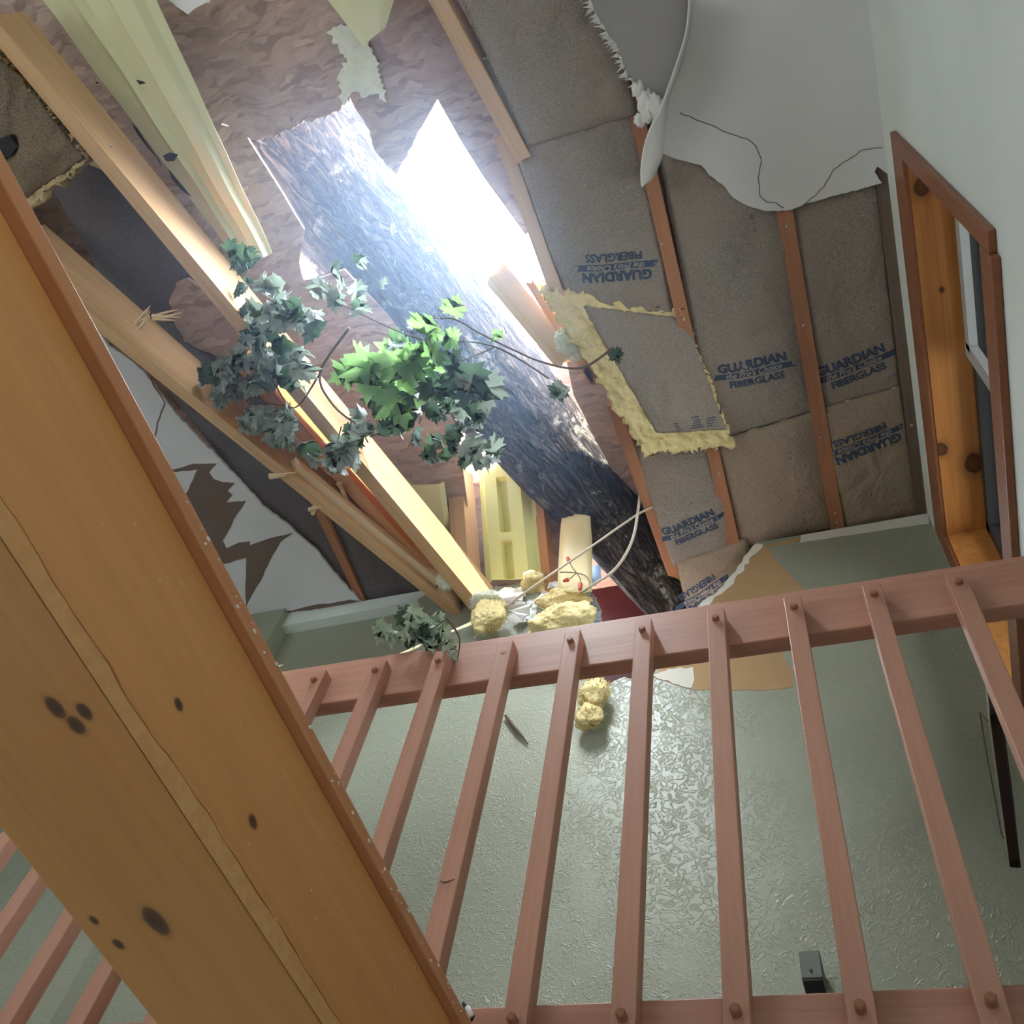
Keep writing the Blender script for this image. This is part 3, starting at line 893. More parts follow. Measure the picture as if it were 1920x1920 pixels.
class Batt:
    """A kraft faced batt between four pixel corners (TL, TR, BR, BL), each with its level above the eye."""

    def __init__(s, label, corners, thick=0.08, sag=0.015, material='kraft', seed=0, wrinkle=0.006, group=None, nu=22, nv=44, body='fibre', name='insulation_batt', edge=0.0, grow=(0, 0, 0, 0)):
        s.c = [at(x, y, h=h) for x, y, h in corners]
        s.sag, s.wr, s.seed, s.edge = sag, wrinkle, seed, edge
        cen = sum(s.c, Vector()) / 4
        s.root = empty(name, cen, label, 'insulation', group)
        bm = bmesh.new()
        r = random.Random(seed)
        jit = [[(r.uniform(-1, 1) * edge, r.uniform(-1, 1) * edge) for j in range(nv + 1)] for i in range(nu + 1)]
        g = []
        for i in range(nu + 1):
            row = []
            for j in range(nv + 1):
                u, v = i / nu, j / nv
                if j in (0, nv) or i in (0, nu):
                    u += jit[i][j][0] / nu
                    v += jit[i][j][1] / nv
                row.append(bm.verts.new(s.p(u, v)))
            g.append(row)
        for i in range(nu):
            for j in range(nv):
                bm.faces.new((g[i][j], g[i + 1][j], g[i + 1][j + 1], g[i][j + 1]))
        o = bm_obj('kraft_facing', bm, M[material], s.root, smooth=True)
        sm = o.modifiers.new('s', 'SOLIDIFY')
        sm.thickness = 0.0015
        # fibre body above the paper
        bm = bmesh.new()
        n1, n2 = (44, 76) if (grow[0] or grow[3]) else (20, 36)
        lo, hi = [], []
        gl, gt, gr, gb = grow
        for i in range(n1 + 1):
            a, b = [], []
            for j in range(n2 + 1):
                u, v = i / n1, j / n2
                uu = -gl + u * (1 + gl + gr)
                vv = -gt + v * (1 + gt + gb)
                q = s.p(min(max(uu, 0.01), 0.99), min(max(vv, 0.01), 0.99)) + (s.flat(uu, vv) - s.flat(min(max(uu, 0.01), 0.99), min(max(vv, 0.01), 0.99)))
                nz = mnoise.noise(q * 17) * 0.018 + mnoise.noise(q * 50) * 0.012
                rim = i in (0, n1) or j in (0, n2)
                k = 1.0 if (gl or gb) else 0.25
                off = Vector((r.uniform(-1, 1), r.uniform(-1, 1), r.uniform(-1, 1))) * (0.013 * k if rim else 0.004 * k)
                out = (uu < 0 or vv > 1 or uu > 1 or vv < 0)
                drop = -0.004 if out else 0.006
                a.append(bm.verts.new(q + Vector((0, 0, drop + nz * (1 if out else 0.2) + 0.004)) + off))
                b.append(bm.verts.new(q + Vector((0, 0, thick * (0.75 if rim else 1))) + off))
            lo.append(a)
            hi.append(b)
        for i in range(n1):
            for j in range(n2):
                bm.faces.new((lo[i][j], lo[i + 1][j], lo[i + 1][j + 1], lo[i][j + 1]))
                bm.faces.new((hi[i][j], hi[i][j + 1], hi[i + 1][j + 1], hi[i + 1][j]))
        for i in range(n1):
            bm.faces.new((lo[i][0], hi[i][0], hi[i + 1][0], lo[i + 1][0]))
            bm.faces.new((lo[i][n2], lo[i + 1][n2], hi[i + 1][n2], hi[i][n2]))
        for j in range(n2):
            bm.faces.new((lo[0][j], lo[0][j + 1], hi[0][j + 1], hi[0][j]))
            bm.faces.new((lo[n1][j], hi[n1][j], hi[n1][j + 1], lo[n1][j + 1]))
        bm_obj('glass_wool', bm, M[body], s.root, smooth=True)

    def flat(s, u, v):
        a, b, c, d = s.c
        return (a * (1 - u) + b * u) * (1 - v) + (d * (1 - u) + c * u) * v

    def p(s, u, v):
        q = s.flat(u, v)
        uu, vv = min(max(u, 0), 1), min(max(v, 0), 1)
        prof = (1 - (2 * uu - 1) ** 4) * (1 - (2 * vv - 1) ** 8)
        n = mnoise.noise(Vector((q.x * 7 + s.seed, q.y * 5, s.seed * 1.7)))
        n2 = abs(mnoise.noise(Vector((q.x * 11 + q.y * 6, q.y * 9 - q.x * 4, s.seed + 3.1))))
        q.z += -s.sag * prof - n * s.wr * (0.4 + prof) + n2 * s.wr * 1.3 * prof
        return q

    def frame(s, u, v, flip):
        du = (s.flat(u + 0.01, v) - s.flat(u - 0.01, v)).normalized()
        dv = (s.flat(u, v + 0.01) - s.flat(u, v - 0.01))
        dv = (dv - du * dv.dot(du)).normalized()
        if flip:
            return -du, dv
        return du, -dv

    def solve(s, P, u, v):
        for _ in range(6):
            e = P - s.flat(u, v)
            du = (s.flat(u + 0.01, v) - s.flat(u - 0.01, v)) / 0.02
            dv = (s.flat(u, v + 0.01) - s.flat(u, v - 0.01)) / 0.02
            a, b, c = du.dot(du), du.dot(dv), dv.dot(dv)
            x, y = e.dot(du), e.dot(dv)
            det = a * c - b * b
            u += (x * c - y * b) / det
            v += (y * a - x * b) / det
        return u, v

    def emboss(s, me, name, px, mtl, rot=0.0, flip=False, off=0.003, origin=(0, 0)):
        """Print a flat mesh on the paper at a pixel of the photograph."""
        h0 = s.flat(0.5, 0.5).z - CZ
        P0 = at(px[0], px[1], h=h0)
        u0, v0 = s.solve(P0, 0.5, 0.5)
        h0 = s.flat(u0, v0).z - CZ
        P0 = at(px[0], px[1], h=h0)
        u0, v0 = s.solve(P0, u0, v0)
        R, U = s.frame(u0, v0, flip)
        c, sn = math.cos(rot), math.sin(rot)
        m2 = me.copy()
        m2.materials.clear()
        base = s.flat(u0, v0)
        for vt in m2.vertices:
            x, y = vt.co.x + origin[0], vt.co.y + origin[1]
            P = base + R * (x * c - y * sn) + U * (x * sn + y * c)
            u, v = s.solve(P, u0, v0)
            q = s.p(u, v)
            vt.co = q + Vector((0, 0, -off))
        m2.name = name
        return link(name, m2, M[mtl], s.root)

    def logo(s, px, size=0.062, rot=0.12, flip=False, ink='ink'):
        k = size
        s.emboss(text_mesh('GUARDIAN', k, k * 0.05), 'printed_word', px, ink, rot, flip, origin=(0, k * 0.50))
        bmq = bmesh.new()
        w, t = k * 3.05, k * 0.47
        nn = 14
        rows = [[bmq.verts.new((-w + 2 * w * i / nn + (t * 0.5 if j else 0), -t * 0.28 + t * j, 0)) for i in range(nn + 1)] for j in range(2)]
        for i in range(nn):
            bmq.faces.new((rows[0][i], rows[0][i + 1], rows[1][i + 1], rows[1][i]))
        me = bpy.data.meshes.new('bar')
        bmq.to_mesh(me)
        bmq.free()
        s.emboss(me, 'printed_bar', px, ink, rot, flip, off=0.0025)
        s.emboss(text_mesh("the Pro's Choice", k * 0.62, k * 0.012, 0.3), 'printed_word', px, 'pale_ink', rot, flip, off=0.0045, origin=(0, -k * 0.06))
        s.emboss(text_mesh('FIBERGLASS', k * 0.80, k * 0.03), 'printed_word', px, ink, rot, flip, origin=(k * 0.15, -k * 0.88))

    def letters(s, body, px, size, rot=0.0, flip=False, ink='ink', offset=0.0):
        s.emboss(text_mesh(body, size, offset), 'printed_word', px, ink, rot, flip)


hb = 3.535
b1 = Batt('kraft batt under the large ceiling sheet beside the window, upright logo at its lower end', [(1468, 330, hb), (1642, 300, hb), (1690, 732, hb), (1538, 775, hb)], seed=1, thick=0.1)
b1.logo((1600, 691), 0.0495, 0.13)
b2 = Batt('tan kraft batt beside the lower window corner, logo printed upside down', [(1533, 768, hb - 0.012), (1688, 724, hb - 0.012), (1728, 968, hb), (1578, 996, hb)], seed=2, sag=0.022, material='kraft_tan', wrinkle=0.009)
b2.logo((1619, 822), 0.050, 0.16, True)
b3 = Batt('wide kraft batt in the middle bay, upright logo above a crease', [(1228, 250, hb), (1478, 380, hb), (1530, 775, hb), (1338, 826, hb)], seed=3, sag=0.03, wrinkle=0.012)
b3.logo((1412, 694), 0.050, 0.14)
b4 = Batt('plain tan kraft batt above the torn wall corner with stamped letters down it', [(1342, 828, hb - 0.006), (1530, 770, hb - 0.012), (1562, 992, hb), (1388, 1028, hb)], seed=4, sag=0.02, material='kraft_tan')
b7 = Batt('kraft batt below the drooping one, upright logo beside the red joist', [(1188, 840, hb), (1340, 815, hb), (1380, 1022, hb - 0.01), (1262, 1062, hb - 0.02)], seed=7, sag=0.02, wrinkle=0.012)
b7.logo((1297, 988), 0.047, 0.16)
b8 = Batt('lowest tan batt tucked into the broken wall top, upside down logo', [(1268, 1052, hb - 0.02), (1398, 1008, hb - 0.01), (1420, 1100, hb - 0.05), (1292, 1165, hb - 0.08)], seed=8, sag=0.015, material='kraft_tan', wrinkle=0.012, nv=16)
b8.logo((1316, 1106), 0.047, 0.20, True)
b5 = Batt('bluish kraft batt right of the sky hole with a faint upside down logo', [(905, 110, hb + 0.0), (1190, 170, hb), (1266, 590, hb), (1068, 575, hb)], seed=5, sag=0.03, wrinkle=0.012)
b5.logo((1156, 492), 0.050, 0.18, True)
b6 = Batt('creased kraft batt along the top edge between the bluish rafter and the drywall flap', [(838, -60, hb - 0.02), (1150, -60, hb - 0.01), (1196, 215, hb - 0.02), (990, 275, hb - 0.03)], seed=6, sag=0.045, wrinkle=0.014)
b9 = Batt('drooping kraft batt with a thick frayed yellow wool edge beside the trunk', [(1092, 572, hb - 0.02), (1286, 598, hb - 0.01), (1362, 806, hb - 0.06), (1232, 812, hb - 0.10)], seed=9, sag=0.02, wrinkle=0.014, thick=0.1, edge=0.25, body='fibre', grow=(0.36, 0.10, 0.0, 0.16))
# bays behind the left boards
bl = Batt('batt with shade in its dark colour between the upper and lower slanting rafters on the left', [(40, 250, hb + 0.05), (215, 330, hb + 0.05), (560, 760, hb + 0.05), (330, 760, hb + 0.05)], seed=11, material='kraft_shaded', wrinkle=0.01)
bl2 = Batt('dark grey batt bordering the torn left ceiling sheet', [(250, 650, hb + 0.01), (400, 760, hb + 0.03), (600, 960, hb + 0.02), (525, 1000, hb + 0.01)], seed=12, material='kraft_shaded', wrinkle=0.008)
bl3 = Batt('dark grey batt left of the thin dark joist', [(500, 970, hb + 0.01), (590, 945, hb + 0.02), (680, 1140, hb), (600, 1150, hb)], seed=13, material='kraft_shaded', nv=20)
bl4 = Batt('dark grey batt right of the thin dark joist under the boards', [(590, 940, hb + 0.02), (690, 960, hb + 0.05), (880, 1130, hb + 0.02), (690, 1145, hb)], seed=14, material='kraft_shaded', nv=20)
bo = Batt('mouldy brown batt hanging out at the upper left corner', [(-60, 60, 3.36), (45, 150, 3.36), (160, 296, 3.34), (20, 392, 3.30)], seed=15, material='kraft_old', wrinkle=0.03, sag=0.03, thick=0.07, body='fibre_tan', edge=0.3, grow=(0.0, 0.0, 0.03, 0.06))
# edge prints of the plain batts
for i, (x, y, t) in enumerate([(1473, 812, 'C'), (1481, 842, 'G'), (1483, 853, 'R'), (1488, 873, 'C'), (1498, 914, 'G'), (1500, 923, 'C'), (1502, 933, 'C'), (1508, 968, 'R'), (1511, 976, 'C'), (1514, 990, 'G')]):
    b4.letters(t, (x, y), 0.017, 1.7)
for i, (x, y, t) in enumerate([(1553, 768, 'C'), (1570, 866, 'G'), (1573, 891, 'C'), (1578, 925, 'C')]):
    b2.letters(t, (x, y), 0.016, 1.7)
for x, y, t in [(1412, 404, 'M'), (1415, 416, 'I'), (1418, 428, 'R')]:
    b3.letters(t, (x, y), 0.018, 1.6)
for k, (y, L) in enumerate([(780, 0.03), (787, 0.16), (792, 0.16), (797, 0.15), (802, 0.14)]):
    bmq = bmesh.new()
    vs = [bmq.verts.new(q) for q in ((-L / 2, 0, 0), (L / 2, 0, 0), (L / 2, 0.004, 0), (-L / 2, 0.004, 0))]
    bmq.faces.new(vs)
    me = bpy.data.meshes.new('line')
    bmq.to_mesh(me)
    bmq.free()
    b9.emboss(me, 'printed_line', (1303, y), 'ink', 0.10)


# loose lumps of glass wool
def lump(name, px, h, Y, rx, ry, rz, material, label, seed, parent=None, sub=5, spikes=0.02, rot=0.0):
    bm = bmesh.new()
    bmesh.ops.create_icosphere(bm, subdivisions=sub, radius=1.0)
    c = at(*px, Y=Y) if Y is not None else at(*px, h=h)
    rt = Matrix.Rotation(rot, 3, 'Y')
    rr = random.Random(seed)
    for v in bm.verts:
        n = v.co.copy()
        d = 1 + 0.42 * mnoise.noise(n * 1.3 + Vector((seed, 0, 0))) + 0.12 * mnoise.noise(n * 3.5 + Vector((0, seed, 0))) + 0.06 * mnoise.noise(n * 9 + Vector((seed, seed, 0))) + 0.05 * mnoise.noise(n * 26)
        d += rr.uniform(-0.03, 0.03)
        v.co = c + rt @ Vector((n.x * rx, n.y * ry, n.z * rz)) * d
    for q in range(int(170 * spikes / 0.02)):      # loose fibres
        n = Vector((rr.gauss(0, 1), rr.gauss(0, 1) * 0.6, rr.gauss(0, 1))).normalized()
        s0 = c + rt @ Vector((n.x * rx, n.y * ry, n.z * rz)) * 0.92
        t0 = (rt @ n + Vector((rr.uniform(-1, 1), rr.uniform(-1, 1), rr.uniform(-1, 1))) * 0.9).normalized()
        s1 = s0 + t0 * rr.uniform(0.01, 0.028)
        add_tube(bm, [s0, (s0 + s1) / 2 + Vector((rr.uniform(-1, 1), rr.uniform(-1, 1), rr.uniform(-1, 1))) * 0.004, s1], [0.0016, 0.0012, 0.0004], 4)
    o = bm_obj(name, bm, M[material], parent, smooth=True)
    if label:
        tag(o, label, 'insulation')
    return o


l1 = lump('glass_wool_tuft', (918, 1152), None, 2.20, 0.075, 0.05, 0.105, 'fibre', 'yellow wool tuft under the ends of the slanting boards on the back wall', 3, spikes=0.03)
lump('frayed_top', (912, 1128), None, 2.19, 0.07, 0.045, 0.035, 'fibre_pale', None, 6, l1)
l2 = lump('glass_wool_tuft', (1052, 1168), None, 2.20, 0.125, 0.07, 0.085, 'fibre', 'large folded yellow wool chunk lying in the broken wall top', 8, spikes=0.03)
lump('frayed_top', (1058, 1125), None, 2.20, 0.10, 0.05, 0.05, 'fibre', None, 5, l2)
l3 = lump('glass_wool_tuft', (1000, 1092), None, 2.28, 0.05, 0.05, 0.06, 'fibre', 'small yellow wool tuft at the foot of the yellow vent channel', 9, spikes=0.02)
l4 = lump('glass_wool_tuft', (1113, 1298), None, 2.24, 0.055, 0.035, 0.065, 'fibre', 'yellow wool hanging below the top rail between two balusters', 12, spikes=0.03)
lump('lower_tuft', (1104, 1342), None, 2.24, 0.045, 0.03, 0.058, 'fibre', None, 15, l4)
lump('glass_wool_tuft', (1074, 640), 3.52, None, 0.06, 0.07, 0.03, 'fibre_pale', 'frayed pale wool at the tip of the sky hole above the drooping batt', 17, spikes=0.05)
lump('glass_wool_tuft', (842, 1085), 3.36, None, 0.05, 0.04, 0.06, 'fibre_pale', 'pale wool tuft squeezed behind the lower slanting boards', 18, spikes=0.02)

# torn drywall around the break in the wall
for i, (px, hY, lab) in enumerate([
    ([(908, 1122), (930, 1110), (972, 1106), (985, 1112), (975, 1128), (940, 1135), (912, 1132)], 2.27, 'pale torn drywall piece lying under the yellow vent channel'),
    ([(950, 1140), (980, 1128), (1000, 1135), (985, 1152), (978, 1158), (962, 1150)], 2.24, 'crumpled white paper hanging on the back wall beside the cable end'),
    ([(1000, 1125), (1025, 1108), (1040, 1118), (1028, 1140), (1008, 1140)], 2.22, 'crumpled white drywall corner left of the large wool chunk'),
    ([(1024, 1098), (1050, 1093), (1064, 1100), (1042, 1104)], 2.21, 'flat white scrap at the foot of the cream vent channel'),
    ([(1092, 1110), (1112, 1112), (1126, 1140), (1128, 1168), (1104, 1172), (1096, 1150)], 2.28, 'blue grey torn sheet right of the large wool chunk')]):
    bm = bmesh.new()
    add_slab(bm, [at(x, y, Y=hY) + Vector((0, rnd.uniform(-0.02, 0.02), 0)) for x, y in jag(px, 2.0, 6, rnd)], Vector((0, 0.006, 0.002)))
    tag(bm_obj('drywall_scrap', bm, M['felt'] if i == 4 else M['white_paper']), lab, 'drywall')
sill = box('wall_plate', (at(900, 1100, Y=2.33).x, 2.30, 3.415 + CZ), (at(1010, 1100, Y=2.33).x, 2.40, 3.47 + CZ), M['grey_joist'])
tag(sill, 'grey timber plate across the foot of the yellow vent channel', 'timber')
for i, (px, hY, lab) in enumerate([([(1108, 1062), (1122, 1058), (1128, 1085), (1116, 1098), (1106, 1085)], 2.36, 'blue tarp scrap right of the cream vent channel'), ([(1098, 1112), (1110, 1104), (1114, 1122), (1102, 1128)], 2.33, 'small blue tarp scrap beside the cable end')]):
    tag(slab('tarp_scrap', onY(jag(px, 2, 6, rnd), hY), (0, 0.004, 0), M['blue']), lab, 'tarp')


# ------------------------------------------------------------------ yellow vent channels
def channel(name, px, hs, prof, material, label, nv=24, crumple=0.0, seed=0, plane=None, tears=()):
    """A moulded vent channel between four pixel corners TL TR BR BL; prof: (u, drop) across."""
    P = [plane(*q) if plane else at(q[0], q[1], h=h) for q, h in zip(px, hs or [0] * 4)]
    nrm = (P[1] - P[0]).cross(P[3] - P[0]).normalized()
    if nrm.dot(EYE - P[0]) < 0:
        nrm = -nrm
    bm = bmesh.new()
    rows = []
    for j in range(nv + 1):
        v = j / nv
        row = []
        for u, d in prof:
            q = (P[0] * (1 - u) + P[1] * u) * (1 - v) + (P[3] * (1 - u) + P[2] * u) * v
            dd = d(v) if callable(d) else d
            n = crumple * mnoise.noise(Vector((u * 3, v * 5, seed))) if crumple else 0
            row.append(bm.verts.new(q + nrm * (dd + n)))
        rows.append(row)
    for a, b in zip(rows, rows[1:]):
        for k in range(len(a) - 1):
            bm.faces.new((a[k], a[k + 1], b[k + 1], b[k]))
    o = bm_obj(name, bm, M[material])
    sm = o.modifiers.new('s', 'SOLIDIFY')
    sm.thickness = 0.004
    return tag(o, label, 'vent channel')


def eave_plane(x, y):
    # surface of the eave, a little under its deck
    d = ray(x, y)
    # h = 3.50 + (2.33 - Y) * 1.1
    k = (3.50 + 2.33 * 1.1) / (d.z + 1.1 * d.y)
    return EYE + d * k


rec = lambda v: 0.004 if 0.10 < v < 0.60 or 0.67 < v < 0.99 else 0.048
capd = lambda a: (lambda v: a if v > 0.02 else 0.0)
bp = [(0.0, 0.004), (0.05, 0.004), (0.12, 0.010), (0.16, capd(0.048)), (0.36, capd(0.048)), (0.385, lambda v: rec(v)), (0.55, lambda v: rec(v)), (0.575, capd(0.048)), (0.80, capd(0.048)), (0.93, 0.006), (1.0, 0.004)]
channel('vent_channel', [(899, 884), (997, 872), (1020, 1090), (912, 1092)], None, bp, 'baffle', 'bright yellow moulded foam vent channel standing between the eave rafters', 50, plane=eave_plane)
channel('vent_channel', [(760, 905), (832, 903), (848, 1020), (782, 1030)], [3.70] * 4, [(0, 0.0), (0.1, 0.0), (0.2, 0.02), (0.55, 0.02), (0.6, 0.02), (0.9, 0.02), (1, 0.0)], 'baffle_pale', 'dull shaded vent channel left of the tan eave rafter', 8)
# cream piece bent over the wall top
P = [at(1055, 966, Y=2.12), at(1108, 968, Y=2.12), at(1110, 1060, Y=2.2), at(1112, 1112, Y=2.17), at(1046, 1112, Y=2.17), at(1049, 1050, Y=2.2)]
bm = bmesh.new()
ra = [[(1056, 965), (1066, 964), (1080, 964), (1095, 965), (1107, 968)], [(1053, 985), (1064, 985), (1080, 985), (1096, 986), (1108, 988)], [(1051, 1010), (1063, 1010), (1080, 1010), (1097, 1010), (1110, 1012)], [(1049, 1050), (1062, 1050), (1080, 1050), (1098, 1050), (1110, 1052)], [(1047, 1085), (1060, 1086), (1078, 1087), (1098, 1086), (1110, 1084)], [(1046, 1108), (1058, 1110), (1076, 1112), (1096, 1112), (1110, 1110)]]
yy = [2.08, 2.12, 2.17, 2.2, 2.2, 2.16]
zz = [0.0, 0.012, 0.016, 0.012, 0.0]
rows = [[bm.verts.new(at(x, y, Y=Y - z)) for (x, y), z in zip(r, zz)] for r, Y in zip(ra, yy)]
for a, b in zip(rows, rows[1:]):
    for k in range(4):
        bm.faces.new((a[k], a[k + 1], b[k + 1], b[k]))
o = bm_obj('vent_channel', bm, M['baffle_tan'], smooth=True)
sm = o.modifiers.new('s', 'SOLIDIFY')
sm.thickness = 0.005
tag(o, 'cream cut vent channel end standing above the large wool chunk, crossed by the cable', 'vent channel')
# long one at the upper left, crumpled
lp = [(0, 0.0), (0.10, 0.004), (0.26, 0.012), (0.34, 0.036), (0.40, 0.010), (0.60, 0.010), (0.66, 0.040), (0.84, 0.040), (0.90, 0.012), (1.0, 0.006)]
ob = channel('vent_channel', [(58, -30), (282, -30), (512, 474), (448, 492)], [3.58, 3.56, 3.58, 3.58], lp, 'baffle_pale', 'long crumpled pale yellow vent channel beside the long rafter in the upper left', 60, crumple=0.012, seed=2)
for i, px in enumerate([[(305, 292), (318, 286), (333, 290), (326, 302), (312, 303)], [(247, 232), (256, 240), (270, 262), (292, 292), (302, 312), (298, 300), (276, 276), (258, 252)], [(316, 318), (326, 330), (344, 352), (358, 370), (340, 356), (322, 336)], [(255, 150), (266, 152), (273, 156), (262, 159)], [(178, 153), (185, 155), (182, 158)]]):
    slab('tear', [at(x, y, h=3.515) for x, y in px], (0, 0, 0.004), M['black'], ob)
channel('vent_channel', [(585, -40), (748, -30), (722, 52), (682, 86)], [3.60] * 4, [(0, 0), (0.25, 0.01), (0.5, 0.014), (0.8, 0.012), (1, 0)], 'baffle_pale', 'pointed end of a pale vent channel hanging in at the top edge', 10)

# ------------------------------------------------------------------ the tree
def trunk():
    ax = [(300, -60, 4.75, 190), (430, 90, 4.50, 160), (560, 250, 4.28, 136), (680, 420, 4.12, 124), (800, 565, 4.02, 108), (900, 690, 3.95, 102), (985, 790, 3.90, 94), (1060, 880, 3.84, 84), (1140, 970, 3.76, 76), (1215, 1060, 3.68, 68), (1290, 1150, 3.58, 62)]
    P = [at(x, y, h=h) for x, y, h, r in ax]
    Rr = [(q - EYE).dot(_f) / FPX * a[3] for q, a in zip(P, ax)]
    P2 = smooth_line(P, 14)
    R2 = []
    for i in range(len(P2)):
        t = i / 14
        k = min(int(t), len(Rr) - 2)
        R2.append(Rr[k] + (Rr[k + 1] - Rr[k]) * (t - k))
    d = (P[-1] - P[0]).normalized()
    side = d.cross(Vector((0, 0, 1))).normalized()
    up = side.cross(d)
    a0 = P[0]
    Mx = Matrix(((d.x, side.x, up.x, a0.x), (d.y, side.y, up.y, a0.y), (d.z, side.z, up.z, a0.z), (0, 0, 0, 1)))
    inv = Mx.inverted()
    root = empty('fallen_tree', P[5], 'thick fallen tree trunk with furrowed bark lying through the broken roof', 'tree')
    bm = bmesh.new()
    n = 96
    rings = []
    for q, r in zip(P2, R2):
        c = inv @ q
        ring = []
        for k in range(n):
            a = 6.28318 * k / n
            dirv = Vector((0, math.cos(a), math.sin(a)))
            s = Vector((c.x * 2.2, math.cos(a) * 9 * r / 0.25, math.sin(a) * 9 * r / 0.25))
            f = abs(mnoise.noise(s)) * 0.075 + 0.06 * mnoise.noise(s * 0.22) - 0.01
            fine = mnoise.noise(Vector((c.x * 9, s.y * 3.2, s.z * 3.2))) * 0.022
            ring.append(bm.verts.new(c + dirv * r * (0.98 + f + fine)))
        rings.append(ring)
    for a, b in zip(rings, rings[1:]):
        for k in range(n):
            bm.faces.new((a[k], a[(k + 1) % n], b[(k + 1) % n], b[k]))
    bm.faces.new(rings[0])
    bm.faces.new(rings[-1])
    bm_obj('trunk', bm, M['bark'], root, Mx, smooth=True)
    return root


tree = trunk()


# ------------------------------------------------------------------ leafy branches
MAPLE = [(0, -0.02), (0.10, 0.02), (0.34, -0.10), (0.30, 0.06), (0.55, 0.10), (0.44, 0.20), (0.50, 0.30), (0.36, 0.30), (0.62, 0.56), (0.42, 0.56), (0.40, 0.66), (0.22, 0.52), (0.18, 0.62), (0.24, 0.82), (0.12, 0.80), (0.0, 1.05)]
MAPLE = MAPLE + [(-x, y) for x, y in MAPLE[-2:0:-1]]


def add_leaf(bm, base, direction, normal, size, curl, r):
    """A lobed leaf, its flat outline bent round its midrib and rolled at the tip."""
    x = Vector(direction).normalized()
    z = (Vector(normal) - x * Vector(normal).dot(x)).normalized()
    y = z.cross(x)
    c1, c2 = curl * r.uniform(0.5, 1.3), curl * r.uniform(-0.8, 1.3)
    ph = r.uniform(0, 6)

    def bend(px, py):
        a = px * c1 * 2.2
        X = math.sin(a) / (c1 * 2.2) if abs(c1) > 0.05 else px
        Z = (1 - math.cos(a)) / (c1 * 2.2) if abs(c1) > 0.05 else 0
        b = py * c2 * 1.6
        Y = math.sin(b) / (c2 * 1.6) if abs(c2) > 0.05 else py
        Z += (1 - math.cos(b)) / (c2 * 1.6) if abs(c2) > 0.05 else 0
        Z += 0.05 * math.sin(px * 9 + ph) * math.sin(py * 7 + ph) * (0.4 + curl)
        return Vector(base) + (y * X + x * Y + z * Z) * size
    n = len(MAPLE)
    cen = [bm.verts.new(bend(0, 0.02)), bm.verts.new(bend(0, 0.35)), bm.verts.new(bend(0, 0.65))]
    vs = [bm.verts.new(bend(*q)) for q in MAPLE]
    mids = []
    for q in MAPLE:
        cy = 0.35 if q[1] < 0.6 else 0.6
        mids.append(bm.verts.new(bend(q[0] * 0.5, cy + (q[1] - cy) * 0.5)))
    for i in range(n):
        j = (i + 1) % n
        bm.faces.new((vs[i], vs[j], mids[j], mids[i]))
    for i in range(n):
        j = (i + 1) % n
        qa = MAPLE[i]
        c = cen[1] if qa[1] < 0.6 else cen[2]
        c2_ = cen[1] if MAPLE[j][1] < 0.6 else cen[2]
        bm.faces.new((mids[i], mids[j], c))
        if c is not c2_:
            bm.faces.new((mids[j], c2_, c))


def leafy(label, stems, blobs, seed, singles=(), name='leafy_branch'):
    """stems: list of (pixel path with levels, radius); blobs: (px, py, rx, ry, h, n, size, materials)."""
    r = random.Random(seed)
    root = empty(name, at(stems[0][0][0][0], stems[0][0][0][1], h=stems[0][0][0][2]), label, 'branch')
    bm = bmesh.new()
    for path, rad in stems:
        q = smooth_line([at(x, y, h=h) for x, y, h in path], 5)
        add_tube(bm, q, [rad * (1 - 0.6 * i / len(q)) for i in range(len(q))], 6)
    bm_obj('twig', bm, M['twig'], root, smooth=True)
    bms = {}
    for (cx, cy, rx, ry, h, n, size, mats) in blobs:
        for _ in range(n):
            a, d = r.uniform(0, 6.283), math.sqrt(r.random())
            px, py = cx + rx * d * math.cos(a), cy + ry * d * math.sin(a)
            b = at(px, py, h=h + r.uniform(-0.06, 0.06))
            dr = Vector((r.uniform(-1, 1), r.uniform(-1, 1), r.uniform(-1.3, 0.3)))
            to = (EYE - b).normalized()
            nm = to * r.choice((1, 1, -1)) + Vector((r.uniform(-1, 1), r.uniform(-1, 1), r.uniform(-0.6, 0.6))) * 0.75
            m = r.choice(mats)
            bms.setdefault(m, bmesh.new())
            add_leaf(bms[m], b - dr.normalized() * size * 0.4, dr, nm, size * r.uniform(0.75, 1.2), r.uniform(0.55, 1.6), r)
    for m, b in bms.items():
        o = bm_obj('foliage', b, M[m], root, smooth=True)
        o['kind'] = 'stuff'
        o['label'] = {'leaf_grey': 'pale curled leaf undersides', 'leaf_dark': 'dark leaves', 'leaf_lit': 'wilted leaves with light in their colour', 'leaf_green': 'fresh green leaves'}[m]
    for (px, py, h, dx, dy, size, m, curl) in singles:
        b = at(px, py, h=h)
        t = at(px + dx, py + dy, h=h - 0.02)
        bmq = bmesh.new()
        add_leaf(bmq, b, t - b, EYE - b, size, curl, r)
        bm_obj('leaf', bmq, M[m], root, smooth=True)
    return root


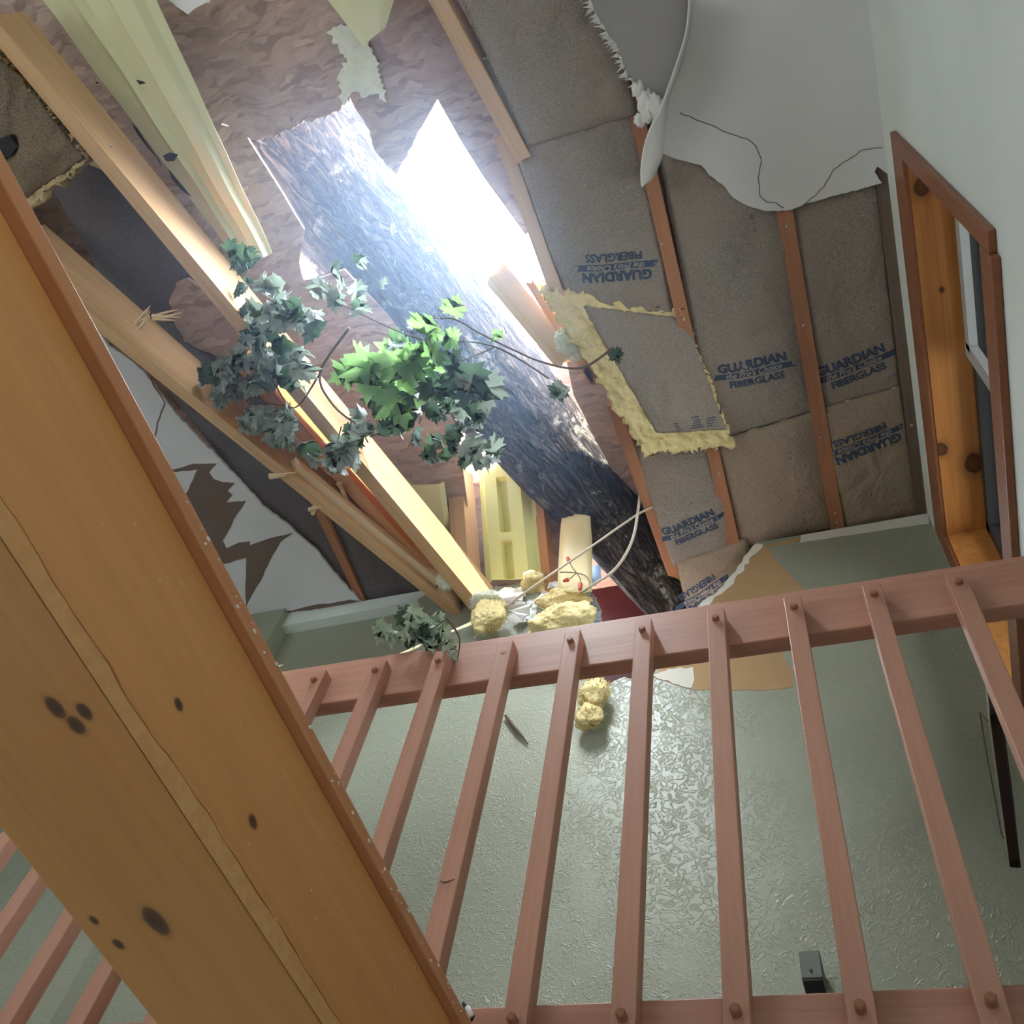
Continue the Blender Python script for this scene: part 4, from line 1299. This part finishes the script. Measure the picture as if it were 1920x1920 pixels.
gD, gG, gB = ['leaf_dark', 'leaf_grey', 'leaf_grey', 'leaf_grey'], ['leaf_grey'], ['leaf_green']
leafy('wilted maple branch draped over the slanting rafters left of the trunk',
      [([(655, 615, 3.3), (600, 700, 3.25), (625, 760, 3.22), (672, 800, 3.2), (690, 830, 3.2)], 0.006),
       ([(600, 700, 3.25), (560, 760, 3.22), (530, 760, 3.22), (478, 752, 3.25)], 0.004),
       ([(515, 720, 3.24), (545, 770, 3.22), (570, 800, 3.22)], 0.004), ([(640, 800, 3.21), (632, 830, 3.2)], 0.003)],
      [(530, 560, 52, 38, 3.28, 13, 0.106, gG + gD), (490, 600, 50, 35, 3.28, 10, 0.100, gG + gD), (500, 660, 70, 30, 3.25, 14, 0.100, gD), (440, 700, 60, 38, 3.24, 15, 0.100, gD),
       (540, 700, 55, 35, 3.24, 12, 0.106, ['leaf_dark', 'leaf_grey']), (420, 735, 45, 18, 3.24, 6, 0.094, gG), (515, 800, 55, 34, 3.22, 15, 0.106, gG + gD), (440, 790, 40, 14, 3.22, 4, 0.094, gG),
       (610, 850, 55, 28, 3.2, 12, 0.106, gD), (655, 828, 35, 20, 3.2, 7, 0.100, gD), (440, 483, 40, 18, 3.32, 6, 0.106, ['leaf_dark']), (440, 540, 35, 10, 3.3, 3, 0.062, ['leaf_dark']), (575, 600, 25, 30, 3.27, 5, 0.100, gD)], 21)
leafy('large green maple branch hanging in front of the trunk',
      [([(1150, 652, 3.35), (1090, 690, 3.3), (1020, 680, 3.3), (960, 655, 3.28), (900, 625, 3.26), (850, 598, 3.25), (800, 598, 3.25)], 0.005),
       ([(1030, 710, 3.3), (940, 655, 3.28), (870, 640, 3.26), (800, 640, 3.24)], 0.004), ([(860, 640, 3.26), (862, 690, 3.24), (850, 760, 3.22)], 0.004), ([(930, 650, 3.27), (860, 680, 3.25)], 0.003), ([(800, 640, 3.24), (720, 610, 3.24), (560, 530, 3.3)], 0.003)],
      [(720, 690, 60, 45, 3.24, 9, 0.12, gB), (790, 650, 70, 40, 3.24, 11, 0.10, ['leaf_green', 'leaf_green', 'leaf_dark']), (770, 740, 80, 40, 3.26, 18, 0.10, ['leaf_dark']), (860, 730, 55, 55, 3.22, 16, 0.10, ['leaf_dark', 'leaf_dark', 'leaf_grey']),
       (830, 790, 70, 40, 3.24, 16, 0.09, ['leaf_dark', 'leaf_dark', 'leaf_grey']), (720, 785, 55, 28, 3.24, 11, 0.085, ['leaf_dark', 'leaf_grey']), (870, 840, 55, 28, 3.22, 12, 0.09, gD), (820, 845, 35, 16, 3.22, 5, 0.08, ['leaf_dark']),
       (650, 520, 60, 50, 3.3, 8, 0.08, ['leaf_dark', 'leaf_grey']), (940, 640, 20, 14, 3.27, 2, 0.07, ['leaf_green']), (1055, 735, 28, 16, 3.28, 3, 0.08, gD), (640, 575, 40, 20, 3.28, 4, 0.08, gD)], 33,
      singles=[(700, 660, 3.2, -10, 75, 0.20, 'leaf_green', 0.25), (745, 655, 3.2, 20, 70, 0.17, 'leaf_green', 0.3), (790, 622, 3.2, 20, -30, 0.13, 'leaf_green', 0.4), (735, 725, 3.19, 20, 60, 0.17, 'leaf_green', 0.3), (668, 690, 3.21, -40, 20, 0.12, 'leaf_green', 0.3),
               (845, 590, 3.23, 12, -30, 0.09, 'leaf_green', 0.3), (1150, 655, 3.35, 10, 22, 0.06, 'leaf_dark', 0.8), (905, 700, 3.2, 10, 90, 0.16, 'leaf_grey', 0.6), (880, 680, 3.2, -10, 80, 0.17, 'leaf_dark', 0.5)])
leafy('small wilted leaf cluster caught on the top rail',
      [([(838, 1160, 1.86), (852, 1178, 1.83), (862, 1200, 1.80), (858, 1235, 1.77)], 0.0032), ([(775, 1145, 1.93), (800, 1180, 1.86), (838, 1160, 1.86)], 0.002)],
      [(780, 1160, 22, 22, 1.88, 7, 0.052, ['leaf_dark', 'leaf_lit', 'leaf_lit']), (745, 1185, 38, 13, 1.86, 9, 0.055, ['leaf_lit', 'leaf_lit', 'leaf_lit', 'leaf_dark']), (800, 1185, 40, 24, 1.85, 16, 0.055, ['leaf_lit', 'leaf_lit', 'leaf_lit', 'leaf_dark']), (825, 1215, 28, 18, 1.81, 10, 0.052, ['leaf_dark', 'leaf_lit', 'leaf_lit']), (710, 1180, 14, 8, 1.87, 3, 0.055, ['leaf_lit'])], 44)

# ------------------------------------------------------------------ cables
cb = empty('electric_cable', at(1090, 1110, Y=2.15), 'cream electric cables with bare wires and red caps at the broken wall top', 'cable')
tube('cable_sheath', smooth_line([at(1225, 950, Y=2.05), at(1190, 968, Y=2.06), at(1090, 1038, Y=2.1), at(1010, 1093, Y=2.13), at(944, 1140, Y=2.18)], 5), 0.0052, M['cable'], cb)
tube('cable_sheath', smooth_line([at(1201, 915, Y=2.0), at(1196, 960, Y=2.02), at(1188, 1005, Y=2.04), at(1170, 1045, Y=2.07), at(1145, 1075, Y=2.1), at(1112, 1096, Y=2.12), at(1088, 1112, Y=2.15)], 6), 0.0062, M['cable'], cb)
hubp = (1081, 1074)
for (pts_, cap) in (([(1081, 1074), (1072, 1062), (1067, 1052)], (1064, 1046)), ([(1081, 1074), (1070, 1084), (1064, 1087)], (1058, 1089)), ([(1081, 1074), (1088, 1086), (1088, 1096)], (1087, 1104)), ([(1050, 1073), (1066, 1073), (1081, 1074)], None), ([(1081, 1074), (1098, 1080), (1106, 1094), (1098, 1106), (1088, 1112)], None)):
    q = [at(x, y, Y=2.13) for x, y in pts_]
    tube('bare_wire', smooth_line(q, 5), 0.0022, M['wire'], cb, 6)
    if cap:
        e = at(*cap, Y=2.13)
        dd = (e - q[-1]).normalized()
        bm = bmesh.new()
        add_tube(bm, [q[-1] - dd * 0.006, q[-1], e, e + dd * 0.006], [0.009, 0.0095, 0.007, 0.004], 10)
        bm_obj('wire_nut', bm, M['nut'], cb, smooth=True)['label'] = 'red twist cap'

# ------------------------------------------------------------------ railing
rail = empty('loft_railing', W(-0.5, YR + 0.03, 0.8), 'brown wooden loft railing of flat pegged balusters between two rails', 'railing')
HT0, HT1 = 1.672, 1.829      # top rail
HB0, HB1 = 0.755, 0.869      # bottom rail
TH = 0.036                   # baluster thickness


def xbar(name, x0, x1, y0, y1, h0, h1, bevel=0.003):
    bm = bmesh.new()
    add_box(bm, (0, y0 - YR, 0), (x1 - x0, y1 - YR, h1 - h0))
    return bm_obj(name, bm, M['rail'], rail, Matrix.Translation(W(x0, YR, h0)), bevel=bevel)


xbar('top_rail', -2.9, RX, YR + TH, YR + TH + 0.039, HT0, HT1)
xbar('bottom_rail', -2.9, RX, YR + TH, YR + TH + 0.039, HB0, HB1)
BW = 0.0385
first = None
xs = [-0.0395 + 0.1655 * k for k in range(-16, 4)]
xs = [x for x in xs if x < RX - 0.02]
HT_END, HB_END = 1.7635, 0.735
for i, x in enumerate(xs):
    if first is None:
        bm = bmesh.new()
        add_box(bm, (0, -0.0, -BW / 2), (HT_END - HB_END, TH, BW / 2))
        # local first axis = up
        Mx = Matrix(((0, 0, 1, x), (0, 1, 0, YR), (1, 0, 0, HB_END + CZ), (0, 0, 0, 1)))
        first = bm_obj('baluster', bm, M['rail'], rail, Mx, bevel=0.002)
        pegs = []
        for hp, ln in ((1.722 - HB_END, 0.011), (0.819 - HB_END, 0.017)):
            bm = bmesh.new()
            add_tube(bm, [Vector((hp, 0.004, 0)), Vector((hp, -ln + 0.003, 0)), Vector((hp, -ln, 0))], [0.0078, 0.0078, 0.006], 14)
            me = bpy.data.meshes.new('peg')
            bm.to_mesh(me)
            bm.free()
            me.materials.append(M['peg'])
            pg = bpy.data.objects.new('peg', me)
            COL.objects.link(pg)
            pg.parent = first
            pegs.append(pg)
    else:
        c = first.copy()
        COL.objects.link(c)
        Mx = first.matrix_basis.copy()
        Mx[0][3] = x + rnd.uniform(-0.0015, 0.0015)
        Mx[2][3] += rnd.uniform(-0.002, 0.0015)
        c.matrix_basis = Mx
        for k, pg in enumerate(pegs):
            d = pg.copy()
            COL.objects.link(d)
            d.parent = c
            if k == 0 and abs(x - (-0.7015)) < 0.02:
                d.location = (0, 0.0095, 0)

# ------------------------------------------------------------------ floor level beam
bmn = empty('tie_beam', W(-0.7, 0, 0.574), 'large orange varnished pine box beam crossing overhead below the loft railing', 'beam')
box('box_casing', (-0.81, -2.6, 0.574 + CZ), (-0.60, YR + 0.018, 0.773 + CZ), M['beam'], bmn, 0.002)
box('cap_board', (-0.83, -2.6, 0.7735 + CZ), (-0.585, YR + 0.018, 0.793 + CZ), M['cap'], bmn, 0.002)
st = [(YR + 0.018, 0.575)]
pts = [W(-0.5985, -2.6, 0.5745), W(-0.5985, YR + 0.018, 0.5745)]
yv = YR + 0.018
while yv > -2.6:
    pts.append(W(-0.5985, yv, 0.5955 + 0.005 * mnoise.noise(Vector((yv * 9, 0.3, 0))) + 0.003 * mnoise.noise(Vector((yv * 31, 1.3, 0)))))
    yv -= 0.012
M['stain'] = mat('varnish_stain', (0.30, 0.115, 0.03), 0.4)
pt2 = [q + Vector((-0.0004, 0, 0.0022 + 0.0022 * mnoise.noise(Vector((q.y * 23, 5.1, 0))))) if i > 1 else q for i, q in enumerate(pts)]
slab('varnish_stain', pt2, (-0.0008, 0, 0), M['stain'], bmn)['label'] = 'wavy darker drip line'
M['edge_strip'] = wood('worn_pine_edge', (0.64, 0.36, 0.15), (0.50, 0.25, 0.085), 0.4)
slab('edge_strip', pts, (-0.0012, 0, 0), M['edge_strip'], bmn)['label'] = 'paler worn strip along the lower edge'
# crumbs of plaster on the cap
bm = bmesh.new()
r = random.Random(77)
for i in range(70):
    yv = r.uniform(0.3, 1.25)
    hh = r.choice((r.uniform(0.776, 0.790), r.uniform(0.776, 0.790), r.uniform(0.60, 0.77)))
    X = -0.585 if hh > 0.7735 else -0.60
    s = r.uniform(0.0007, 0.0022) if hh > 0.774 else r.uniform(0.0005, 0.001)
    bmesh.ops.create_icosphere(bm, subdivisions=1, radius=s, matrix=Matrix.Translation(W(X + s * 0.3, yv, hh)) @ Matrix.Scale(r.uniform(1, 2.0), 4, (0, 1, 0)))
cr_ = bm_obj('plaster_crumbs', bm, M['gypsum'])
tag(cr_, 'white plaster crumbs sticking to the face of the large orange beam', 'crumbs', kind='stuff')

# ------------------------------------------------------------------ window
wn1 = empty('window_1', W(RX, 1.45, 2.6), 'deep pine lined window in the right wall', 'window', kind='structure')
cw = 0.052
yo0, yo1, zo0, zo1 = WY0 - cw, WY1 + cw * 1.6, WZ0 - 0.09, WZ1 + cw * 3.6
for nm, lo, hi in (('head_casing', (RX - 0.018, yo0, WZ1 + 0.0), (RX - 0.0005, yo1, WZ1 + 0.165)), ('side_casing', (RX - 0.018, yo0, WZ0 - 0.07), (RX - 0.0005, WY0, WZ1)), ('side_casing', (RX - 0.018, WY1, WZ0 - 0.07), (RX - 0.0005, yo1, WZ1)), ('sill_casing', (RX - 0.02, WY0, WZ0 - 0.095), (RX - 0.0005, WY1, WZ0))):
    box(nm, lo, hi, M['casing'], wn1, 0.003)
D = 0.155
for nm, lo, hi in (('head_board', (RX - 0.004, WY0, WZ1 - 0.002), (RX + D, WY1, WZ1 + 0.014)), ('jamb_board', (RX - 0.004, WY0 - 0.014, WZ0), (RX + D, WY0 + 0.002, WZ1)), ('jamb_board', (RX - 0.004, WY1 - 0.002, WZ0), (RX + D, WY1 + 0.014, WZ1)), ('sill_board', (RX - 0.004, WY0, WZ0 - 0.014), (RX + D, WY1, WZ0 + 0.002))):
    box(nm, lo, hi, M['reveal'], wn1)
fx = RX + D
bm = bmesh.new()
for lo, hi in (((fx - 0.03, WY0, WZ1 - 0.045), (fx, WY1, WZ1)), ((fx - 0.03, WY0, WZ0), (fx, WY1, WZ0 + 0.045)), ((fx - 0.03, WY0, WZ0), (fx, WY0 + 0.04, WZ1)), ((fx - 0.03, WY1 - 0.04, WZ0), (fx, WY1, WZ1))):
    add_box(bm, lo, hi)
bm_obj('sash_frame', bm, M['dark_sash'], wn1)
bm = bmesh.new()
ym = 1.40
for lo, hi in (((fx - 0.055, WY0 + 0.02, WZ1 - 0.10), (fx - 0.03, ym, WZ1 - 0.05)), ((fx - 0.055, ym - 0.02, WZ0 + 0.04), (fx - 0.03, ym + 0.03, WZ1 - 0.04))):
    add_box(bm, lo, hi)
bm_obj('sliding_sash', bm, M['grey_sash'], wn1)
box('pane', (fx - 0.012, WY0 + 0.03, WZ0 + 0.03), (fx - 0.006, WY1 - 0.03, WZ1 - 0.03), M['glass'], wn1)

# ------------------------------------------------------------------ small things on the walls
P, Q = at(1866, 1341, X=0.345), at(1904, 1628, X=0.345)
L = (Q - P).length
xa = (Q - P).normalized()
va = ((P + Q) / 2 - EYE).normalized()
ya = (va - xa * va.dot(xa)).normalized()
za = xa.cross(ya)
ya = (ya + za * 0.02).normalized()
za = xa.cross(ya)
Mx = Matrix(((xa.x, ya.x, za.x, P.x), (xa.y, ya.y, za.y, P.y), (xa.z, ya.z, za.z, P.z), (0, 0, 0, 1)))
pf = empty('picture_frame', P, 'dark picture frame seen edge on with a loose hanging wire, near the right wall', 'picture')
bm = bmesh.new()
for lo, hi in (((0, 0, -0.012), (L, 0.03, 0.012)), ((0, 0.2, -0.012), (L, 0.23, 0.012)), ((0, 0, -0.012), (0.03, 0.23, 0.012)), ((L - 0.03, 0, -0.012), (L, 0.23, 0.012))):
    add_box(bm, lo, hi)
bm_obj('frame', bm, M['dark_frame'], pf, Mx, bevel=0.003)
bm = bmesh.new()
add_box(bm, (0.02, 0.01, -0.016), (L - 0.03, 0.22, -0.011))
bm.faces.ensure_lookup_table()
bm_obj('backing_board', bm, M['gypsum'], pf, Mx)
add = [at(1868, 1368, X=0.345), at(1845, 1345, X=0.335), at(1837, 1335, X=0.33), at(1852, 1425, X=0.335), at(1870, 1520, X=0.338), at(1878, 1565, X=0.34), at(1890, 1585, X=0.345)]
tube('hanging_wire', add, 0.0016, M['wire'], pf, 5)

bx = empty('wall_box', W(-0.16, YB - 0.05, 1.48), 'small grey box with dark underside standing above the bottom rail on the back wall', 'box')
bm = bmesh.new()
add_box(bm, (-0.187, 2.2, 1.458 + CZ), (-0.138, YB, 1.53 + CZ))
bm_obj('housing', bm, M['grey_box'], bx, bevel=0.002)
box('underside', (-0.185, 2.202, 1.452 + CZ), (-0.140, YB, 1.457 + CZ), M['black'], bx)
bm = bmesh.new()
q = at(1521, 1820, Y=2.199)
add_tube(bm, [q, q + Vector((0, -0.002, 0))], 0.004, 8)
bm_obj('screw', bm, M['black'], bx)

sw = empty('cable_clip', at(880, 1888, Y=1.285), 'small black and white cable clip between the beam end and the bottom rail', 'clip')
bm = bmesh.new()
add_tube(bm, [at(868, 1880, Y=1.285), at(876, 1892, Y=1.285), at(886, 1906, Y=1.285), at(884, 1915, Y=1.285)], [0.002, 0.005, 0.004, 0.0015], 8)
bm_obj('clip_body', bm, M['black'], sw, smooth=True)
bm = bmesh.new()
add_tube(bm, [at(876, 1889, Y=1.279), at(884, 1905, Y=1.279)], 0.0045, 8)
bm_obj('clip_cover', bm, M['white'], sw, smooth=True)

bm = bmesh.new()
add_tube(bm, [at(948, 1342, Y=YB - 0.012), at(962, 1362, Y=YB - 0.012), at(975, 1376, Y=YB - 0.012), at(990, 1395, Y=YB - 0.008)], [0.006, 0.007, 0.006, 0.002], 6)
add_tube(bm, [at(962, 1364, Y=YB - 0.012), at(972, 1380, Y=YB - 0.014)], [0.003, 0.001], 5)
tag(bm_obj('twig_fragment', bm, M['twig']), 'short dark broken twig stuck on the lit green wall', 'twig')
bm = bmesh.new()
add_tube(bm, [at(826, 1652, Y=YR - 0.003), at(832, 1655, Y=YR - 0.003), at(842, 1652, Y=YR - 0.003), at(853, 1648, Y=YR - 0.002)], [0.0012, 0.0016, 0.0012, 0.0006], 5)
tag(bm_obj('twig_fragment', bm, M['twig']), 'tiny dark twig lying across the face of a baluster', 'twig')

# ------------------------------------------------------------------ haze volume added to imitate lens glare around the hole
hm = bpy.data.materials.new('glare_haze_air')
hm.use_nodes = True
t = hm.node_tree
t.nodes.remove(t.nodes['Principled BSDF'])
vs = t.nodes.new('ShaderNodeVolumeScatter')
vs.inputs['Color'].default_value = (0.50, 0.70, 1.0, 1)
vs.inputs['Anisotropy'].default_value = 0.25
tc = t.nodes.new('ShaderNodeTexCoord')
ln = t.nodes.new('ShaderNodeVectorMath')
ln.operation = 'LENGTH'
mr = t.nodes.new('ShaderNodeMapRange')
mr.interpolation_type = 'SMOOTHSTEP'
mr.inputs[1].default_value, mr.inputs[2].default_value = 0.05, 1.0
mr.inputs[3].default_value, mr.inputs[4].default_value = 0.145, 0.0
t.links.new(tc.outputs['Object'], ln.inputs[0])
t.links.new(ln.outputs['Value'], mr.inputs[0])
t.links.new(mr.outputs[0], vs.inputs['Density'])
t.links.new(vs.outputs[0], t.nodes['Material Output'].inputs['Volume'])
bm = bmesh.new()
bmesh.ops.create_icosphere(bm, subdivisions=4, radius=1.0)
tag(bm_obj('glare_haze', bm, hm, smooth=True, M=Matrix.Translation(W(-0.85, 0.62, 3.45)) @ Matrix.Diagonal((1.75, 1.8, 1.4, 1))), 'bluish haze added for the lens glare of the sky hole around the trunk', 'haze', kind='stuff')

bb = empty('black_bracket', at(14, 278, h=3.28), 'small black bracket stuck on the mouldy brown batt', 'bracket')
bm = bmesh.new()
add_slab(bm, [at(x, y, h=3.285) for x, y in ((-8, 262), (16, 254), (33, 274), (20, 292), (-6, 300))], Vector((0, 0, 0.03)))
bm_obj('plate', bm, M['black'], bb)
